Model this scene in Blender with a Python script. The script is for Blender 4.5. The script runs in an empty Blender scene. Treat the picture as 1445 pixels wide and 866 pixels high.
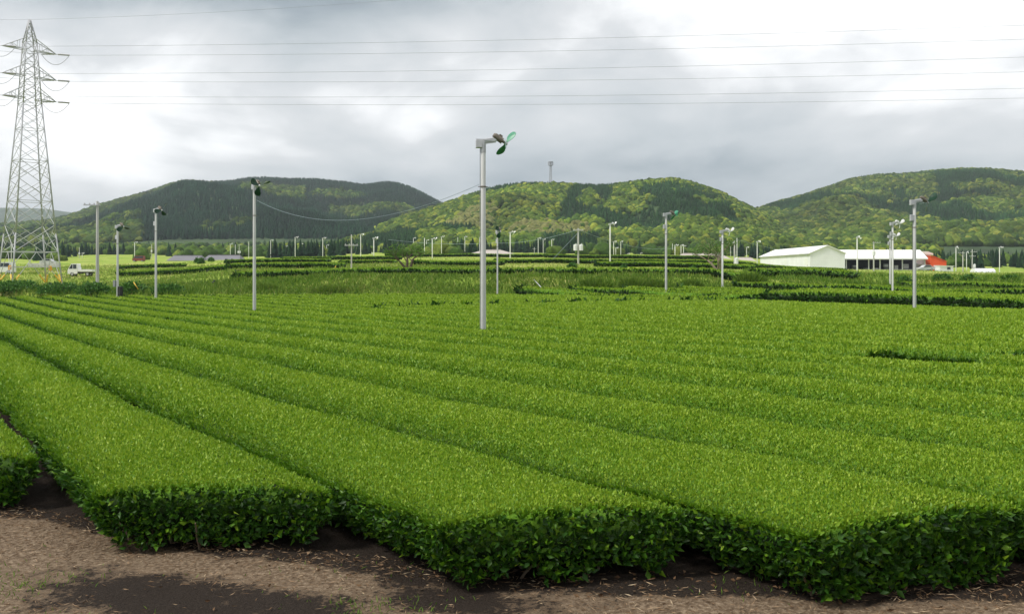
import bpy, bmesh, math, random
import numpy as np
from mathutils import Vector, Matrix

SC = bpy.context.scene
COL = SC.collection
rnd = random.Random(7)
RG = np.random.default_rng(11)

# ------------------------------------------------------------------ camera
F, HOR, CX, ZC = 1418.0, 386.0, 722.5, 2.4        # photo pixels, eye height
cam = bpy.data.cameras.new("camera")
cam.sensor_width = 36.0
cam.lens = 36.0 * F / 1445.0
cam.shift_y = (HOR - 433.0) / 1445.0 * -1.0 * -1.0
cam.clip_start = 0.1
cam.clip_end = 20000
camo = bpy.data.objects.new("camera", cam)
COL.objects.link(camo)
camo.location = (0, 0, ZC)
camo.rotation_euler = (math.radians(90), 0, 0)
SC.camera = camo

# ------------------------------------------------------------------ light, sky, exposure
SUN_EL, SUN_AZ = math.radians(52), math.radians(-108)   # azimuth measured from +Y towards +X
SUN_STRENGTH, SUN_ANGLE = 2.0, math.radians(10)
SKY_GAIN = 0.80
EXPOSURE = 0.74
HAZE = 0.00011
SC.view_settings.view_transform = 'Standard'
SC.view_settings.look = 'None'
SC.view_settings.exposure = EXPOSURE
SC.view_settings.gamma = 1
SC.view_settings.use_curve_mapping = False

sl = bpy.data.lights.new("sun", 'SUN')
sl.energy = SUN_STRENGTH
sl.angle = SUN_ANGLE
sl.color = (1.0, 0.95, 0.86)
so = bpy.data.objects.new("sun", sl)
COL.objects.link(so)
sd = Vector((math.sin(SUN_AZ) * math.cos(SUN_EL), math.cos(SUN_AZ) * math.cos(SUN_EL), math.sin(SUN_EL)))
so.rotation_euler = sd.to_track_quat('Z', 'Y').to_euler()
so.location = sd * 100


class NT:
    """small helper for node trees"""
    def __init__(s, tree):
        s.t = tree
        s.n = tree.nodes
        s.l = tree.links

    def new(s, typ, **kw):
        n = s.n.new(typ)
        for k, v in kw.items():
            setattr(n, k, v)
        return n

    def put(s, sock, v):
        if isinstance(v, bpy.types.NodeSocket):
            s.l.new(v, sock)
        else:
            sock.default_value = v

    def math(s, op, a, b=None, c=None, clamp=False):
        n = s.new('ShaderNodeMath', operation=op, use_clamp=clamp)
        s.put(n.inputs[0], a)
        if b is not None:
            s.put(n.inputs[1], b)
        if c is not None:
            s.put(n.inputs[2], c)
        return n.outputs[0]

    def mix(s, f, a, b):
        n = s.new('ShaderNodeMix', data_type='RGBA')
        s.put(n.inputs[0], f)
        s.put(n.inputs[6], a)
        s.put(n.inputs[7], b)
        return n.outputs[2]

    def noise(s, vec, scale, detail=4, rough=0.55, dist=0.0):
        n = s.new('ShaderNodeTexNoise')
        if vec is not None:
            s.put(n.inputs['Vector'], vec)
        n.inputs['Scale'].default_value = scale
        n.inputs['Detail'].default_value = detail
        n.inputs['Roughness'].default_value = rough
        n.inputs['Distortion'].default_value = dist
        return n.outputs['Fac']

    def ramp(s, f, stops):
        n = s.new('ShaderNodeValToRGB')
        cr = n.color_ramp
        while len(cr.elements) < len(stops):
            cr.elements.new(0.5)
        for e, (p, c) in zip(cr.elements, stops):
            e.position = p
            e.color = (*c, 1) if len(c) == 3 else c
        s.put(n.inputs[0], f)
        return n.outputs[0]

    def map(s, f, a, b, c, d, smooth=True):
        n = s.new('ShaderNodeMapRange', interpolation_type='SMOOTHSTEP' if smooth else 'LINEAR')
        s.put(n.inputs[0], f)
        for i, v in enumerate((a, b, c, d)):
            n.inputs[i + 1].default_value = v
        return n.outputs[0]


world = bpy.data.worlds.new("World")
SC.world = world
world.use_nodes = True
w = NT(world.node_tree)
w.n.clear()
tc = w.new('ShaderNodeTexCoord')
sep = w.new('ShaderNodeSeparateXYZ')
w.l.new(tc.outputs['Generated'], sep.inputs[0])
az = w.math('ARCTAN2', sep.outputs[0], sep.outputs[1])
el = w.math('ARCSINE', sep.outputs[2])


def blob(a0, e0, sa, se, amp):
    da = w.math('DIVIDE', w.math('SUBTRACT', az, a0), sa)
    de = w.math('DIVIDE', w.math('SUBTRACT', el, e0), se)
    q = w.math('ADD', w.math('MULTIPLY', da, da), w.math('MULTIPLY', de, de))
    return w.math('MULTIPLY', w.math('EXPONENT', w.math('MULTIPLY', q, -1.0)), amp)


cmb = w.new('ShaderNodeCombineXYZ')
w.put(cmb.inputs[0], w.math('MULTIPLY', az, 2.3))
w.put(cmb.inputs[1], w.math('MULTIPLY', el, 5.2))
cmb.inputs[2].default_value = 3.7
n1 = w.noise(cmb.outputs[0], 1.6, 7, 0.52, 0.5)
n2 = w.noise(cmb.outputs[0], 5.0, 6, 0.5, 0.3)
n3 = w.noise(cmb.outputs[0], 0.75, 3, 0.5, 0.2)
lum = w.math('ADD', 0.75, w.math('MULTIPLY', w.math('SUBTRACT', n1, 0.5), 1.35))
lum = w.math('ADD', lum, w.math('MULTIPLY', w.math('SUBTRACT', n2, 0.5), 0.50))
lum = w.math('ADD', lum, w.math('MULTIPLY', w.math('SUBTRACT', n3, 0.5), 0.5))
for b in ((0.24, 0.265, 0.22, 0.09, 0.42), (0.40, 0.16, 0.20, 0.07, 0.12), (-0.18, 0.17, 0.26, 0.06, 0.30), (-0.45, 0.12, 0.14, 0.08, 0.30),
          (-0.38, 0.29, 0.28, 0.045, -0.72), (-0.05, 0.27, 0.16, 0.03, -0.18), (0.14, 0.095, 0.27, 0.045, -0.42), (-0.10, 0.085, 0.12, 0.03, -0.10),
          (-0.47, 0.052, 0.10, 0.016, -0.20)):
    lum = w.math('ADD', lum, blob(*b))
hi = w.map(el, 0.36, 0.8, 0.0, 1.0)
lum = w.math('ADD', w.math('MULTIPLY', lum, w.math('SUBTRACT', 1.0, hi)), w.math('MULTIPLY', hi, 1.15))
ccol = w.ramp(w.math('MULTIPLY', lum, 0.8), [(0.0, (0.17, 0.205, 0.235)), (0.28, (0.29, 0.335, 0.365)), (0.48, (0.46, 0.495, 0.515)), (0.70, (0.62, 0.635, 0.645)), (0.96, (1.05, 1.05, 1.05))])
sky = w.new('ShaderNodeTexSky', sky_type='NISHITA')
sky.sun_disc = False
sky.sun_elevation = SUN_EL
sky.sun_rotation = SUN_AZ
bg1 = w.new('ShaderNodeBackground')
w.l.new(sky.outputs[0], bg1.inputs[0])
bg1.inputs[1].default_value = 0.08
bg2 = w.new('ShaderNodeBackground')
w.l.new(ccol, bg2.inputs[0])
bg2.inputs[1].default_value = SKY_GAIN
mx = w.new('ShaderNodeMixShader')
mx.inputs[0].default_value = 0.94
w.l.new(bg1.outputs[0], mx.inputs[1])
w.l.new(bg2.outputs[0], mx.inputs[2])
wo = w.new('ShaderNodeOutputWorld')
w.l.new(mx.outputs[0], wo.inputs[0])

SC.cycles.use_denoising = True
SC.cycles.max_bounces = 6
SC.cycles.transparent_max_bounces = 8
SC.cycles.volume_bounces = 0
SC.cycles.diffuse_bounces = 3
SC.cycles.sample_clamp_indirect = 4


# ------------------------------------------------------------------ object helpers
def link(o, parent=None, kind=None, label=None, cat=None, group=None):
    COL.objects.link(o)
    if parent is not None:
        o.parent = parent
    for k, v in (('kind', kind), ('label', label), ('category', cat), ('group', group)):
        if v:
            o[k] = v
    return o


def empty(name, loc, label, cat, group=None, rz=0.0):
    o = bpy.data.objects.new(name, None)
    o.empty_display_size = 0.3
    o.location = loc
    o.rotation_euler = (0, 0, rz)
    return link(o, None, None, label, cat, group)


def child(name, mesh, parent, loc=(0, 0, 0), rot=(0, 0, 0), scale=(1, 1, 1), label=None):
    o = bpy.data.objects.new(name, mesh)
    o.location = loc
    o.rotation_euler = rot
    o.scale = scale
    return link(o, parent, None, label)


def mesh_np(name, V, Fc, mat, smooth=False, attrs=None):
    """V (n,3), Fc (m,3) or (m,4) integer array, or list of such arrays"""
    me = bpy.data.meshes.new(name)
    V = np.asarray(V, np.float32)
    Fl = Fc if isinstance(Fc, list) else [Fc]
    Fl = [np.asarray(f, np.int32) for f in Fl if len(f)]
    me.vertices.add(len(V))
    me.vertices.foreach_set('co', V.ravel())
    nl = sum(f.size for f in Fl)
    npg = sum(len(f) for f in Fl)
    me.loops.add(nl)
    me.loops.foreach_set('vertex_index', np.concatenate([f.ravel() for f in Fl]))
    me.polygons.add(npg)
    tot = np.concatenate([np.full(len(f), f.shape[1], np.int32) for f in Fl])
    st = np.concatenate([[0], np.cumsum(tot)[:-1]]).astype(np.int32)
    me.polygons.foreach_set('loop_start', st)
    me.polygons.foreach_set('loop_total', tot)
    if smooth:
        me.polygons.foreach_set('use_smooth', np.ones(npg, bool))
    for k, a in (attrs or {}).items():
        at = me.attributes.new(k, 'FLOAT', 'POINT')
        at.data.foreach_set('value', np.asarray(a, np.float32))
    if mat:
        me.materials.append(mat)
    me.update(calc_edges=True)
    return me


class MB:
    """collects primitive solids into one mesh"""
    def __init__(s):
        s.bm = bmesh.new()

    def box(s, c, d, rot=None, bevel=0.0):
        r = bmesh.ops.create_cube(s.bm, size=1.0)
        vs = r['verts']
        M = Matrix.Translation(Vector(c)) @ (rot.to_4x4() if rot else Matrix.Identity(4)) @ Matrix.Diagonal((*d, 1))
        if bevel:
            es = list({e for v in vs for e in v.link_edges})
            bmesh.ops.transform(s.bm, matrix=Matrix.Diagonal((*d, 1)), verts=vs)
            rb = bmesh.ops.bevel(s.bm, geom=es, offset=bevel, segments=2, affect='EDGES', profile=0.5)
            vs = list({v for f in rb['faces'] for v in f.verts} | {v for v in vs if v.is_valid})
            M = Matrix.Translation(Vector(c)) @ (rot.to_4x4() if rot else Matrix.Identity(4))
        bmesh.ops.transform(s.bm, matrix=M, verts=vs)
        return s

    def tube(s, a, b, r0, r1=None, n=8):
        a, b = Vector(a), Vector(b)
        d = b - a
        L = d.length
        if L < 1e-6:
            return s
        r = bmesh.ops.create_cone(s.bm, cap_ends=True, segments=n, radius1=r0, radius2=r0 if r1 is None else r1, depth=L)
        M = Matrix.Translation((a + b) / 2) @ d.to_track_quat('Z', 'Y').to_matrix().to_4x4()
        bmesh.ops.transform(s.bm, matrix=M, verts=r['verts'])
        return s

    def path(s, pts, r, n=6):
        """round tube along a polyline"""
        pts = [Vector(p) for p in pts]
        rings = []
        for i, p in enumerate(pts):
            d = (pts[min(i + 1, len(pts) - 1)] - pts[max(i - 1, 0)]).normalized()
            q = d.to_track_quat('Z', 'Y')
            rr = r[i] if isinstance(r, (list, tuple)) else r
            rings.append([s.bm.verts.new(p + q @ Vector((math.cos(k * 2 * math.pi / n) * rr, math.sin(k * 2 * math.pi / n) * rr, 0))) for k in range(n)])
        for A, B in zip(rings, rings[1:]):
            for k in range(n):
                s.bm.faces.new((A[k], A[(k + 1) % n], B[(k + 1) % n], B[k]))
        s.bm.faces.new(rings[0][::-1])
        s.bm.faces.new(rings[-1])
        return s

    def prism(s, poly, axis, a, b):
        """polygon of 2D points extruded from a to b along axis ('x','y' or 'z')"""
        def P(p, t):
            return {'x': (t, p[0], p[1]), 'y': (p[0], t, p[1]), 'z': (p[0], p[1], t)}[axis]
        A = [s.bm.verts.new(P(p, a)) for p in poly]
        B = [s.bm.verts.new(P(p, b)) for p in poly]
        n = len(poly)
        s.bm.faces.new(A)
        s.bm.faces.new(B[::-1])
        for i in range(n):
            s.bm.faces.new((A[i], B[i], B[(i + 1) % n], A[(i + 1) % n]))
        return s

    def mesh(s, name, mat, smooth=False):
        bmesh.ops.recalc_face_normals(s.bm, faces=s.bm.faces)
        me = bpy.data.meshes.new(name)
        s.bm.to_mesh(me)
        s.bm.free()
        if mat:
            me.materials.append(mat)
        if smooth:
            for p in me.polygons:
                p.use_smooth = True
        return me


# ------------------------------------------------------------------ noise (numpy)
def _h(ix, iy, seed):
    n = (ix.astype(np.int64) * 374761393 + iy.astype(np.int64) * 668265263 + seed * 1274126177) & 0x7fffffff
    n = ((n ^ (n >> 13)) * 1274126177) & 0x7fffffff
    return ((n ^ (n >> 16)) & 0xffff) / 65535.0


def vnoise(x, y, seed=0):
    x, y = np.asarray(x, float), np.asarray(y, float)
    ix, iy = np.floor(x), np.floor(y)
    fx, fy = x - ix, y - iy
    fx, fy = fx * fx * (3 - 2 * fx), fy * fy * (3 - 2 * fy)
    a, b = _h(ix, iy, seed), _h(ix + 1, iy, seed)
    c, d = _h(ix, iy + 1, seed), _h(ix + 1, iy + 1, seed)
    return (a * (1 - fx) + b * fx) * (1 - fy) + (c * (1 - fx) + d * fx) * fy


def fbm(x, y, seed=0, oct=4):
    s, a, t = 0, 0.5, 0
    for i in range(oct):
        s = s + a * vnoise(np.asarray(x) * 2 ** i + 17.3 * i, np.asarray(y) * 2 ** i - 9.1 * i, seed + i)
        t += a
        a *= 0.5
    return s / t


def sstep(a, b, x):
    t = np.clip((np.asarray(x, float) - a) / (b - a), 0, 1)
    return t * t * (3 - 2 * t)


# ------------------------------------------------------------------ terrain heights
TEA_H = 0.60
TH = math.radians(31.57)
ROWP, ROWT0 = 1.8, 3.158
RN = (math.cos(TH), math.sin(TH))
RD = (-math.sin(TH), math.cos(TH))
EDGE_X = np.array([0, 240, 480, 720, 960, 1200, 1445])
EDGE_Y = np.array([89.3, 80.9, 78.4, 78.1, 75.3, 59.4, 53.5])


def z_tea(X, Y):
    X = np.clip(X, -70, 60)
    Y = np.clip(Y, 0, 95)
    return ZC - 1.6103 + 0.0331 * X - 0.0045 * Y + 1e-3 * (-0.5179 * X * X - 0.5035 * X * Y + 0.0508 * Y * Y)


OUT = [  # column x (photo px): (distance, photo row of the ground there)
    (150, [(80, 421), (86, 417), (92, 410), (124, 405), (133, 398), (142, 389.5), (160, 383), (200, 376), (260, 373), (400, 366), (650, 354), (1000, 345), (4000, 345)]),
    (330, [(78, 420), (82, 414), (90, 402), (100, 389), (118, 381.5), (150, 373), (190, 369.5), (260, 368), (400, 365), (650, 354), (1000, 345), (4000, 345)]),
    (520, [(77, 419), (80, 414), (86, 391.5), (90, 390.5), (100, 385.5), (135, 376), (160, 371), (200, 366), (240, 362.5), (300, 362), (650, 354), (1000, 345), (4000, 345)]),
    (760, [(77, 422), (80.5, 418.5), (82.5, 416), (88, 391.5), (91, 390.5), (100, 385.5), (135, 376), (160, 371), (200, 366), (240, 362.5), (300, 362), (650, 354), (1000, 345), (4000, 345)]),
    (1000, [(73, 429), (82, 418), (85, 414), (88, 409), (92, 391.5), (94, 391), (102, 386), (125, 382), (160, 374), (200, 368), (240, 365), (300, 364), (650, 356), (1000, 345), (4000, 345)]),
    (1042, [(70, 431), (84, 414.5), (92, 409.5), (97, 394), (101, 391), (107, 386.5), (125, 382), (160, 376), (200, 371), (240, 369), (300, 368), (650, 357), (1000, 345), (4000, 345)]),
    (1140, [(64, 432), (86, 415), (92, 409), (96, 396), (100, 394), (108, 387), (130, 384), (200, 380.5), (260, 380), (300, 378), (650, 362), (1000, 345), (4000, 345)]),
    (1300, [(57, 440), (82, 423.5), (84, 416), (94, 412), (103, 409), (112, 392), (130, 390), (160, 387), (200, 383), (260, 381.5), (300, 381), (650, 364), (1000, 345), (4000, 345)]),
    (1445, [(52, 447), (68, 434), (72, 424), (84, 420), (92, 412), (104, 391), (130, 390), (160, 388), (200, 387), (260, 385), (300, 383), (650, 366), (1000, 345), (4000, 345)]),
]
OUTX = np.array([c[0] for c in OUT], float)


def z_out(X, Y):
    X, Y = np.asarray(X, float), np.asarray(Y, float)
    Ys = np.maximum(Y, 1.0)
    px = CX + F * X / Ys
    vals = np.stack([np.interp(Ys, [p[0] for p in c[1]], [ZC + (HOR - p[1]) * p[0] / F for p in c[1]]) for c in OUT])
    p = np.clip(px, OUTX[0], OUTX[-1])
    i = np.clip(np.searchsorted(OUTX, p) - 1, 0, len(OUTX) - 2)
    t = (p - OUTX[i]) / (OUTX[i + 1] - OUTX[i])
    i2 = i + 1
    A = np.take_along_axis(vals, i[None], 0)[0]
    B = np.take_along_axis(vals, i2[None], 0)[0]
    return A * (1 - t) + B * t


def y_edge(X, Y):
    px = CX + F * np.asarray(X, float) / np.maximum(Y, 1.0)
    return np.interp(px, EDGE_X, EDGE_Y)


def zg(X, Y):
    """ground height"""
    X, Y = np.atleast_1d(np.asarray(X, float)), np.atleast_1d(np.asarray(Y, float))
    a = z_tea(X, Y) - TEA_H
    b = z_out(X, Y)
    e = y_edge(X, Y)
    m = sstep(0, 1, (Y - e) / 1.5)
    z = a * (1 - m) + b * m
    far = sstep(85, 130, Y)
    z = z + (fbm(X / 9, Y / 9, 5, 3) - 0.5) * (0.05 + 0.35 * far)
    return z


def zg1(x, y):
    return float(zg(np.array([x]), np.array([y]))[0])


def tea_point(px, py):
    """where a ray through a photo pixel meets the tea canopy"""
    u, v = (px - CX) / F, (py - HOR) / F
    lo, hi_ = 3.0, 110.0
    for _ in range(60):
        m = (lo + hi_) / 2
        if ZC - v * m > float(z_tea(u * m, m)):
            lo = m
        else:
            hi_ = m
    return u * lo, lo


def out_point(px, py, y0=80.0, y1=420.0):
    """where a ray through a photo pixel meets the land beyond the field"""
    u, v = (px - CX) / F, (py - HOR) / F
    ys = np.linspace(y0, y1, 1400)
    d = (ZC - v * ys) - zg(u * ys, ys)
    k = np.where(d <= 0)[0]
    m = ys[k[0]] if len(k) else ys[np.argmin(d)]
    return u * m, m


# ------------------------------------------------------------------ materials
def mat(name):
    m = bpy.data.materials.new(name)
    m.use_nodes = True
    t = NT(m.node_tree)
    b = m.node_tree.nodes['Principled BSDF']
    return m, t, b


def simple(name, col, rough=0.6, metal=0.0, var=0.12, scale=3.0, bump=0.0, spec=0.4):
    m, t, b = mat(name)
    tc = t.new('ShaderNodeTexCoord')
    n = t.noise(tc.outputs['Object'], scale, 5, 0.6)
    lo = tuple(c * (1 - var * 1.6) for c in col)
    hi_ = tuple(min(1, c * (1 + var)) for c in col)
    c = t.ramp(n, [(0.3, lo), (0.7, hi_)])
    t.l.new(c, b.inputs['Base Color'])
    b.inputs['Roughness'].default_value = rough
    b.inputs['Metallic'].default_value = metal
    b.inputs['Specular IOR Level'].default_value = spec
    if bump:
        bn = t.new('ShaderNodeBump')
        bn.inputs['Strength'].default_value = bump
        t.l.new(n, bn.inputs['Height'])
        t.l.new(bn.outputs[0], b.inputs['Normal'])
    return m


def leafy(name, stops, rough=0.45, trans=0.3, spec=0.35, patch=0.0, pscale=0.25):
    """leaf material: colour from the leaf's own attribute 'v'; light passes through"""
    m, t, b = mat(name)
    at = t.new('ShaderNodeAttribute', attribute_name='v')
    f = at.outputs['Fac']
    if patch:
        g = t.new('ShaderNodeNewGeometry')
        f = t.math('ADD', f, t.math('MULTIPLY', t.math('SUBTRACT', t.noise(g.outputs['Position'], pscale, 3, 0.6), 0.5), patch))
    c = t.ramp(f, stops)
    t.l.new(c, b.inputs['Base Color'])
    b.inputs['Roughness'].default_value = rough
    b.inputs['Specular IOR Level'].default_value = spec
    tr = t.new('ShaderNodeBsdfTranslucent')
    t.l.new(c, tr.inputs[0])
    mx = t.new('ShaderNodeMixShader')
    mx.inputs[0].default_value = trans
    t.l.new(b.outputs[0], mx.inputs[1])
    t.l.new(tr.outputs[0], mx.inputs[2])
    t.l.new(mx.outputs[0], t.n['Material Output'].inputs[0])
    return m


M = {}
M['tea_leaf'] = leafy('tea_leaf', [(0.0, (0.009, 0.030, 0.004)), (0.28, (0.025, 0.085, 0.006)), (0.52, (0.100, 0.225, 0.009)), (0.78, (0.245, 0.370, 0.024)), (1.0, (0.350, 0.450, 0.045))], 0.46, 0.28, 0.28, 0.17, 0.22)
M['grass'] = leafy('grass', [(0.0, (0.050, 0.115, 0.014)), (0.45, (0.110, 0.215, 0.022)), (0.75, (0.210, 0.310, 0.045)), (1.0, (0.380, 0.350, 0.130))], 0.6, 0.3, 0.2, 0.55, 0.12)
M['shrub_leaf'] = leafy('shrub_leaf', [(0.0, (0.018, 0.060, 0.010)), (0.5, (0.050, 0.150, 0.020)), (1.0, (0.150, 0.300, 0.050))], 0.5, 0.25, 0.3)
M['tree_leaf'] = leafy('tree_leaf', [(0.0, (0.030, 0.080, 0.012)), (0.5, (0.075, 0.170, 0.025)), (1.0, (0.160, 0.280, 0.050))], 0.55, 0.3, 0.2)
M['straw'] = leafy('straw', [(0.0, (0.060, 0.032, 0.016)), (0.4, (0.150, 0.090, 0.048)), (0.8, (0.300, 0.210, 0.130)), (1.0, (0.420, 0.330, 0.220))], 0.8, 0.0, 0.15)

# inside of a tea hedge: inner foliage, its sides painted with the shade of the leaf gaps
m, t, b = mat('tea_canopy')
g = t.new('ShaderNodeNewGeometry')
n = t.noise(g.outputs['Position'], 14.0, 5, 0.65)
sepn = t.new('ShaderNodeSeparateXYZ')
t.l.new(g.outputs['Normal'], sepn.inputs[0])
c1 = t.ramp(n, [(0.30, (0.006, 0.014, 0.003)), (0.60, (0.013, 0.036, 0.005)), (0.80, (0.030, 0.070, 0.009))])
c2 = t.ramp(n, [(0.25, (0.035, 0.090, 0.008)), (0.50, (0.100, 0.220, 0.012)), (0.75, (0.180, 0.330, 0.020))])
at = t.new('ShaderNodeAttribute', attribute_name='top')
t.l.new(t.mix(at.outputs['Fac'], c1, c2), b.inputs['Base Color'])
b.inputs['Roughness'].default_value = 0.7
b.inputs['Specular IOR Level'].default_value = 0.15
bn = t.new('ShaderNodeBump')
bn.inputs['Strength'].default_value = 0.8
bn.inputs['Distance'].default_value = 0.05
t.l.new(n, bn.inputs['Height'])
t.l.new(bn.outputs[0], b.inputs['Normal'])
M['tea_canopy'] = m

M['twig'] = simple('twig', (0.16, 0.12, 0.08), 0.8, scale=20)
M['concrete'] = simple('pole_concrete', (0.58, 0.58, 0.58), 0.6, 0.0, 0.10, 2.5, 0.05)
M['oldconcrete'] = simple('utility_pole_concrete', (0.48, 0.475, 0.46), 0.75, 0.0, 0.12, 3)
M['zinc'] = simple('galvanised_steel', (0.50, 0.51, 0.53), 0.45, 0.35, 0.12, 4)
M['tower'] = simple('tower_steel', (0.42, 0.43, 0.45), 0.6, 0.1, 0.12, 1.2)
M['white'] = simple('white_paint', (0.80, 0.80, 0.79), 0.4, 0.0, 0.04, 2)
M['whitehead'] = simple('white_fan_casing', (0.72, 0.73, 0.74), 0.4, 0.0, 0.05, 5)
M['greenblade'] = simple('green_fan_blade', (0.040, 0.230, 0.130), 0.35, 0.0, 0.2, 6)
M['shadedblade'] = simple('shaded_green_fan_blade', (0.010, 0.050, 0.026), 0.35, 0.0, 0.2, 6)  # green blades with their shaded look put into the colour
M['motor'] = simple('motor_casing', (0.17, 0.15, 0.12), 0.5, 0.2, 0.25, 9)
M['black'] = simple('black_rubber', (0.018, 0.018, 0.018), 0.6, 0, 0.1)
M['grey'] = simple('grey_box', (0.22, 0.23, 0.24), 0.55, 0, 0.1)
M['wire'] = simple('cable', (0.24, 0.25, 0.26), 0.5, 0.2, 0.1)
M['bluewire'] = simple('blue_grey_cable', (0.25, 0.32, 0.36), 0.5, 0.1, 0.1)
M['yellow'] = simple('yellow_guard', (0.72, 0.47, 0.06), 0.5, 0, 0.1)
M['orange'] = simple('orange_sign', (0.70, 0.33, 0.03), 0.5, 0, 0.1)
M['porcelain'] = simple('insulator', (0.42, 0.42, 0.42), 0.3, 0, 0.1)
M['glass'] = simple('window_glass', (0.03, 0.04, 0.05), 0.08, 0, 0.2, spec=0.8)
M['dark'] = simple('dark_interior', (0.030, 0.035, 0.055), 0.8, 0, 0.4, 0.4)
M['red'] = simple('red_orange_cladding', (0.85, 0.105, 0.030), 0.5, 0, 0.06, 0.5)
M['redcar'] = simple('faded_red_paint', (0.24, 0.05, 0.04), 0.4, 0, 0.1)
M['silver'] = simple('silver_paint', (0.50, 0.51, 0.52), 0.3, 0.3, 0.05)
M['bark'] = simple('bark', (0.11, 0.085, 0.065), 0.9, 0, 0.3, 6, 0.4)
M['lightbark'] = simple('pale_bark', (0.26, 0.21, 0.16), 0.9, 0, 0.3, 6, 0.4)
M['vinyl'] = simple('white_vinyl', (0.78, 0.79, 0.80), 0.35, 0, 0.05)
M['lamp'] = simple('headlight_lens', (0.6, 0.6, 0.6), 0.1, 0, 0.05)


def clad(name, col, period=0.5, depth=0.12, rough=0.45):
    m, t, b = mat(name)
    tc = t.new('ShaderNodeTexCoord')
    wv = t.new('ShaderNodeTexWave', wave_type='BANDS', bands_direction='Z')
    t.l.new(tc.outputs['Object'], wv.inputs[0])
    wv.inputs['Scale'].default_value = 1.0 / period * 0.31416
    wv.inputs['Distortion'].default_value = 0
    f = t.map(wv.outputs['Fac'], 0.0, 0.12, 1 - depth, 1.0)
    n = t.noise(tc.outputs['Object'], 0.35, 5, 0.6)
    f = t.math('MULTIPLY', f, t.map(n, 0.3, 0.7, 0.90, 1.0))
    t.l.new(t.mix(f, (0, 0, 0, 1), (*col, 1)), b.inputs['Base Color'])
    b.inputs['Roughness'].default_value = rough
    return m


M['clad'] = clad('white_wall_cladding', (0.86, 0.865, 0.90))
M['roofwhite'] = clad('white_metal_roof', (0.82, 0.82, 0.81), 0.9, 0.06)
M['tilegrey'] = clad('grey_roof_tile', (0.15, 0.15, 0.165), 0.35, 0.3, 0.6)
M['roofbeige'] = clad('pale_beige_roof', (0.42, 0.38, 0.34), 0.4, 0.2, 0.7)

# ground
m, t, b = mat('ground')
g = t.new('ShaderNodeNewGeometry')
pos = g.outputs['Position']
at_s = t.new('ShaderNodeAttribute', attribute_name='soil').outputs['Fac']
at_f = t.new('ShaderNodeAttribute', attribute_name='farland').outputs['Fac']
nb = t.noise(pos, 0.9, 6, 0.62, 0.4)
nf = t.noise(pos, 26.0, 6, 0.7)
ngr = t.noise(pos, 90.0, 3, 0.7)
straw = t.ramp(nf, [(0.28, (0.060, 0.040, 0.028)), (0.48, (0.165, 0.118, 0.078)), (0.70, (0.365, 0.285, 0.200))])
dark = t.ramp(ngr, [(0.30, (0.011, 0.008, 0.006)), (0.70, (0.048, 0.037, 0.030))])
nb2 = t.noise(pos, 3.2, 6, 0.7, 0.6)
sm = t.math('ADD', at_s, t.math('MULTIPLY', t.math('SUBTRACT', nb, 0.5), 0.9))
sm = t.math('ADD', sm, t.math('MULTIPLY', t.math('SUBTRACT', nb2, 0.5), 1.7))
sm = t.math('ADD', sm, t.math('MULTIPLY', t.math('SUBTRACT', nf, 0.5), 1.6))
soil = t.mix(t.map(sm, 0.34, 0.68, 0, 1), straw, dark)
nm = t.noise(pos, 0.55, 4, 0.6)
grs = t.ramp(t.noise(pos, 40, 3, 0.7), [(0.3, (0.045, 0.080, 0.015)), (0.7, (0.130, 0.180, 0.045))])
soil = t.mix(t.math('MULTIPLY', t.map(nm, 0.66, 0.74, 0, 1), t.map(nf, 0.35, 0.6, 0.1, 0.8)), soil, grs)
ngd = t.noise(pos, 0.09, 5, 0.65)
ngs = t.noise(pos, 1.3, 5, 0.7)
gc = t.ramp(t.math('ADD', t.math('MULTIPLY', ngd, 0.65), t.math('MULTIPLY', ngs, 0.35)), [(0.30, (0.080, 0.150, 0.018)), (0.42, (0.150, 0.240, 0.028)), (0.53, (0.260, 0.330, 0.055)), (0.66, (0.450, 0.390, 0.180))])
t.l.new(t.mix(at_f, soil, gc), b.inputs['Base Color'])
b.inputs['Roughness'].default_value = 0.95
b.inputs['Specular IOR Level'].default_value = 0.1
bn = t.new('ShaderNodeBump')
bn.inputs['Strength'].default_value = 0.9
bn.inputs['Distance'].default_value = 0.05
t.l.new(nf, bn.inputs['Height'])
t.l.new(bn.outputs[0], b.inputs['Normal'])
M['ground'] = m

# ------------------------------------------------------------------ ground sheet
ang = np.concatenate([np.linspace(-180, -42, 40)[:-1], np.linspace(-42, 42, 340), np.linspace(42, 180, 40)[1:]])
ang = np.radians(ang)
rad = np.concatenate([[0.4], np.geomspace(1.0, 20, 110), np.linspace(20.3, 130, 260), np.geomspace(132, 5200, 110)])
A_, R_ = np.meshgrid(ang, rad)
GX, GY = R_ * np.sin(A_), R_ * np.cos(A_)
GZ = zg(GX, np.maximum(GY, 0.5))
near = R_ < 20
GZ = GZ + np.where(near, (fbm(GX * 1.3, GY * 1.3, 21, 4) - 0.5) * 0.10, 0)
nr, na = A_.shape
idx = np.arange(nr * na).reshape(nr, na)
Q = np.stack([idx[:-1, :-1], idx[1:, :-1], idx[1:, 1:], idx[:-1, 1:]], -1).reshape(-1, 4)


def soil_dark(X, Y):
    """bare dark earth trodden through the straw (wheel ruts along the field edge)"""
    d = np.zeros_like(X)
    for (x, y, a, bb, ang_) in ((-2.47, 7.2, 1.5, 0.50, -22), (-0.35, 6.95, 0.8, 0.36, -33), (1.7, 7.05, 0.8, 0.3, -10), (-1.2, 6.45, 0.9, 0.4, -15)):
        c, s = math.cos(math.radians(ang_)), math.sin(math.radians(ang_))
        u = ((X - x) * c + (Y - y) * s) / a
        v = (-(X - x) * s + (Y - y) * c) / bb
        d = np.maximum(d, np.exp(-(u * u + v * v)))
    return d


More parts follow.
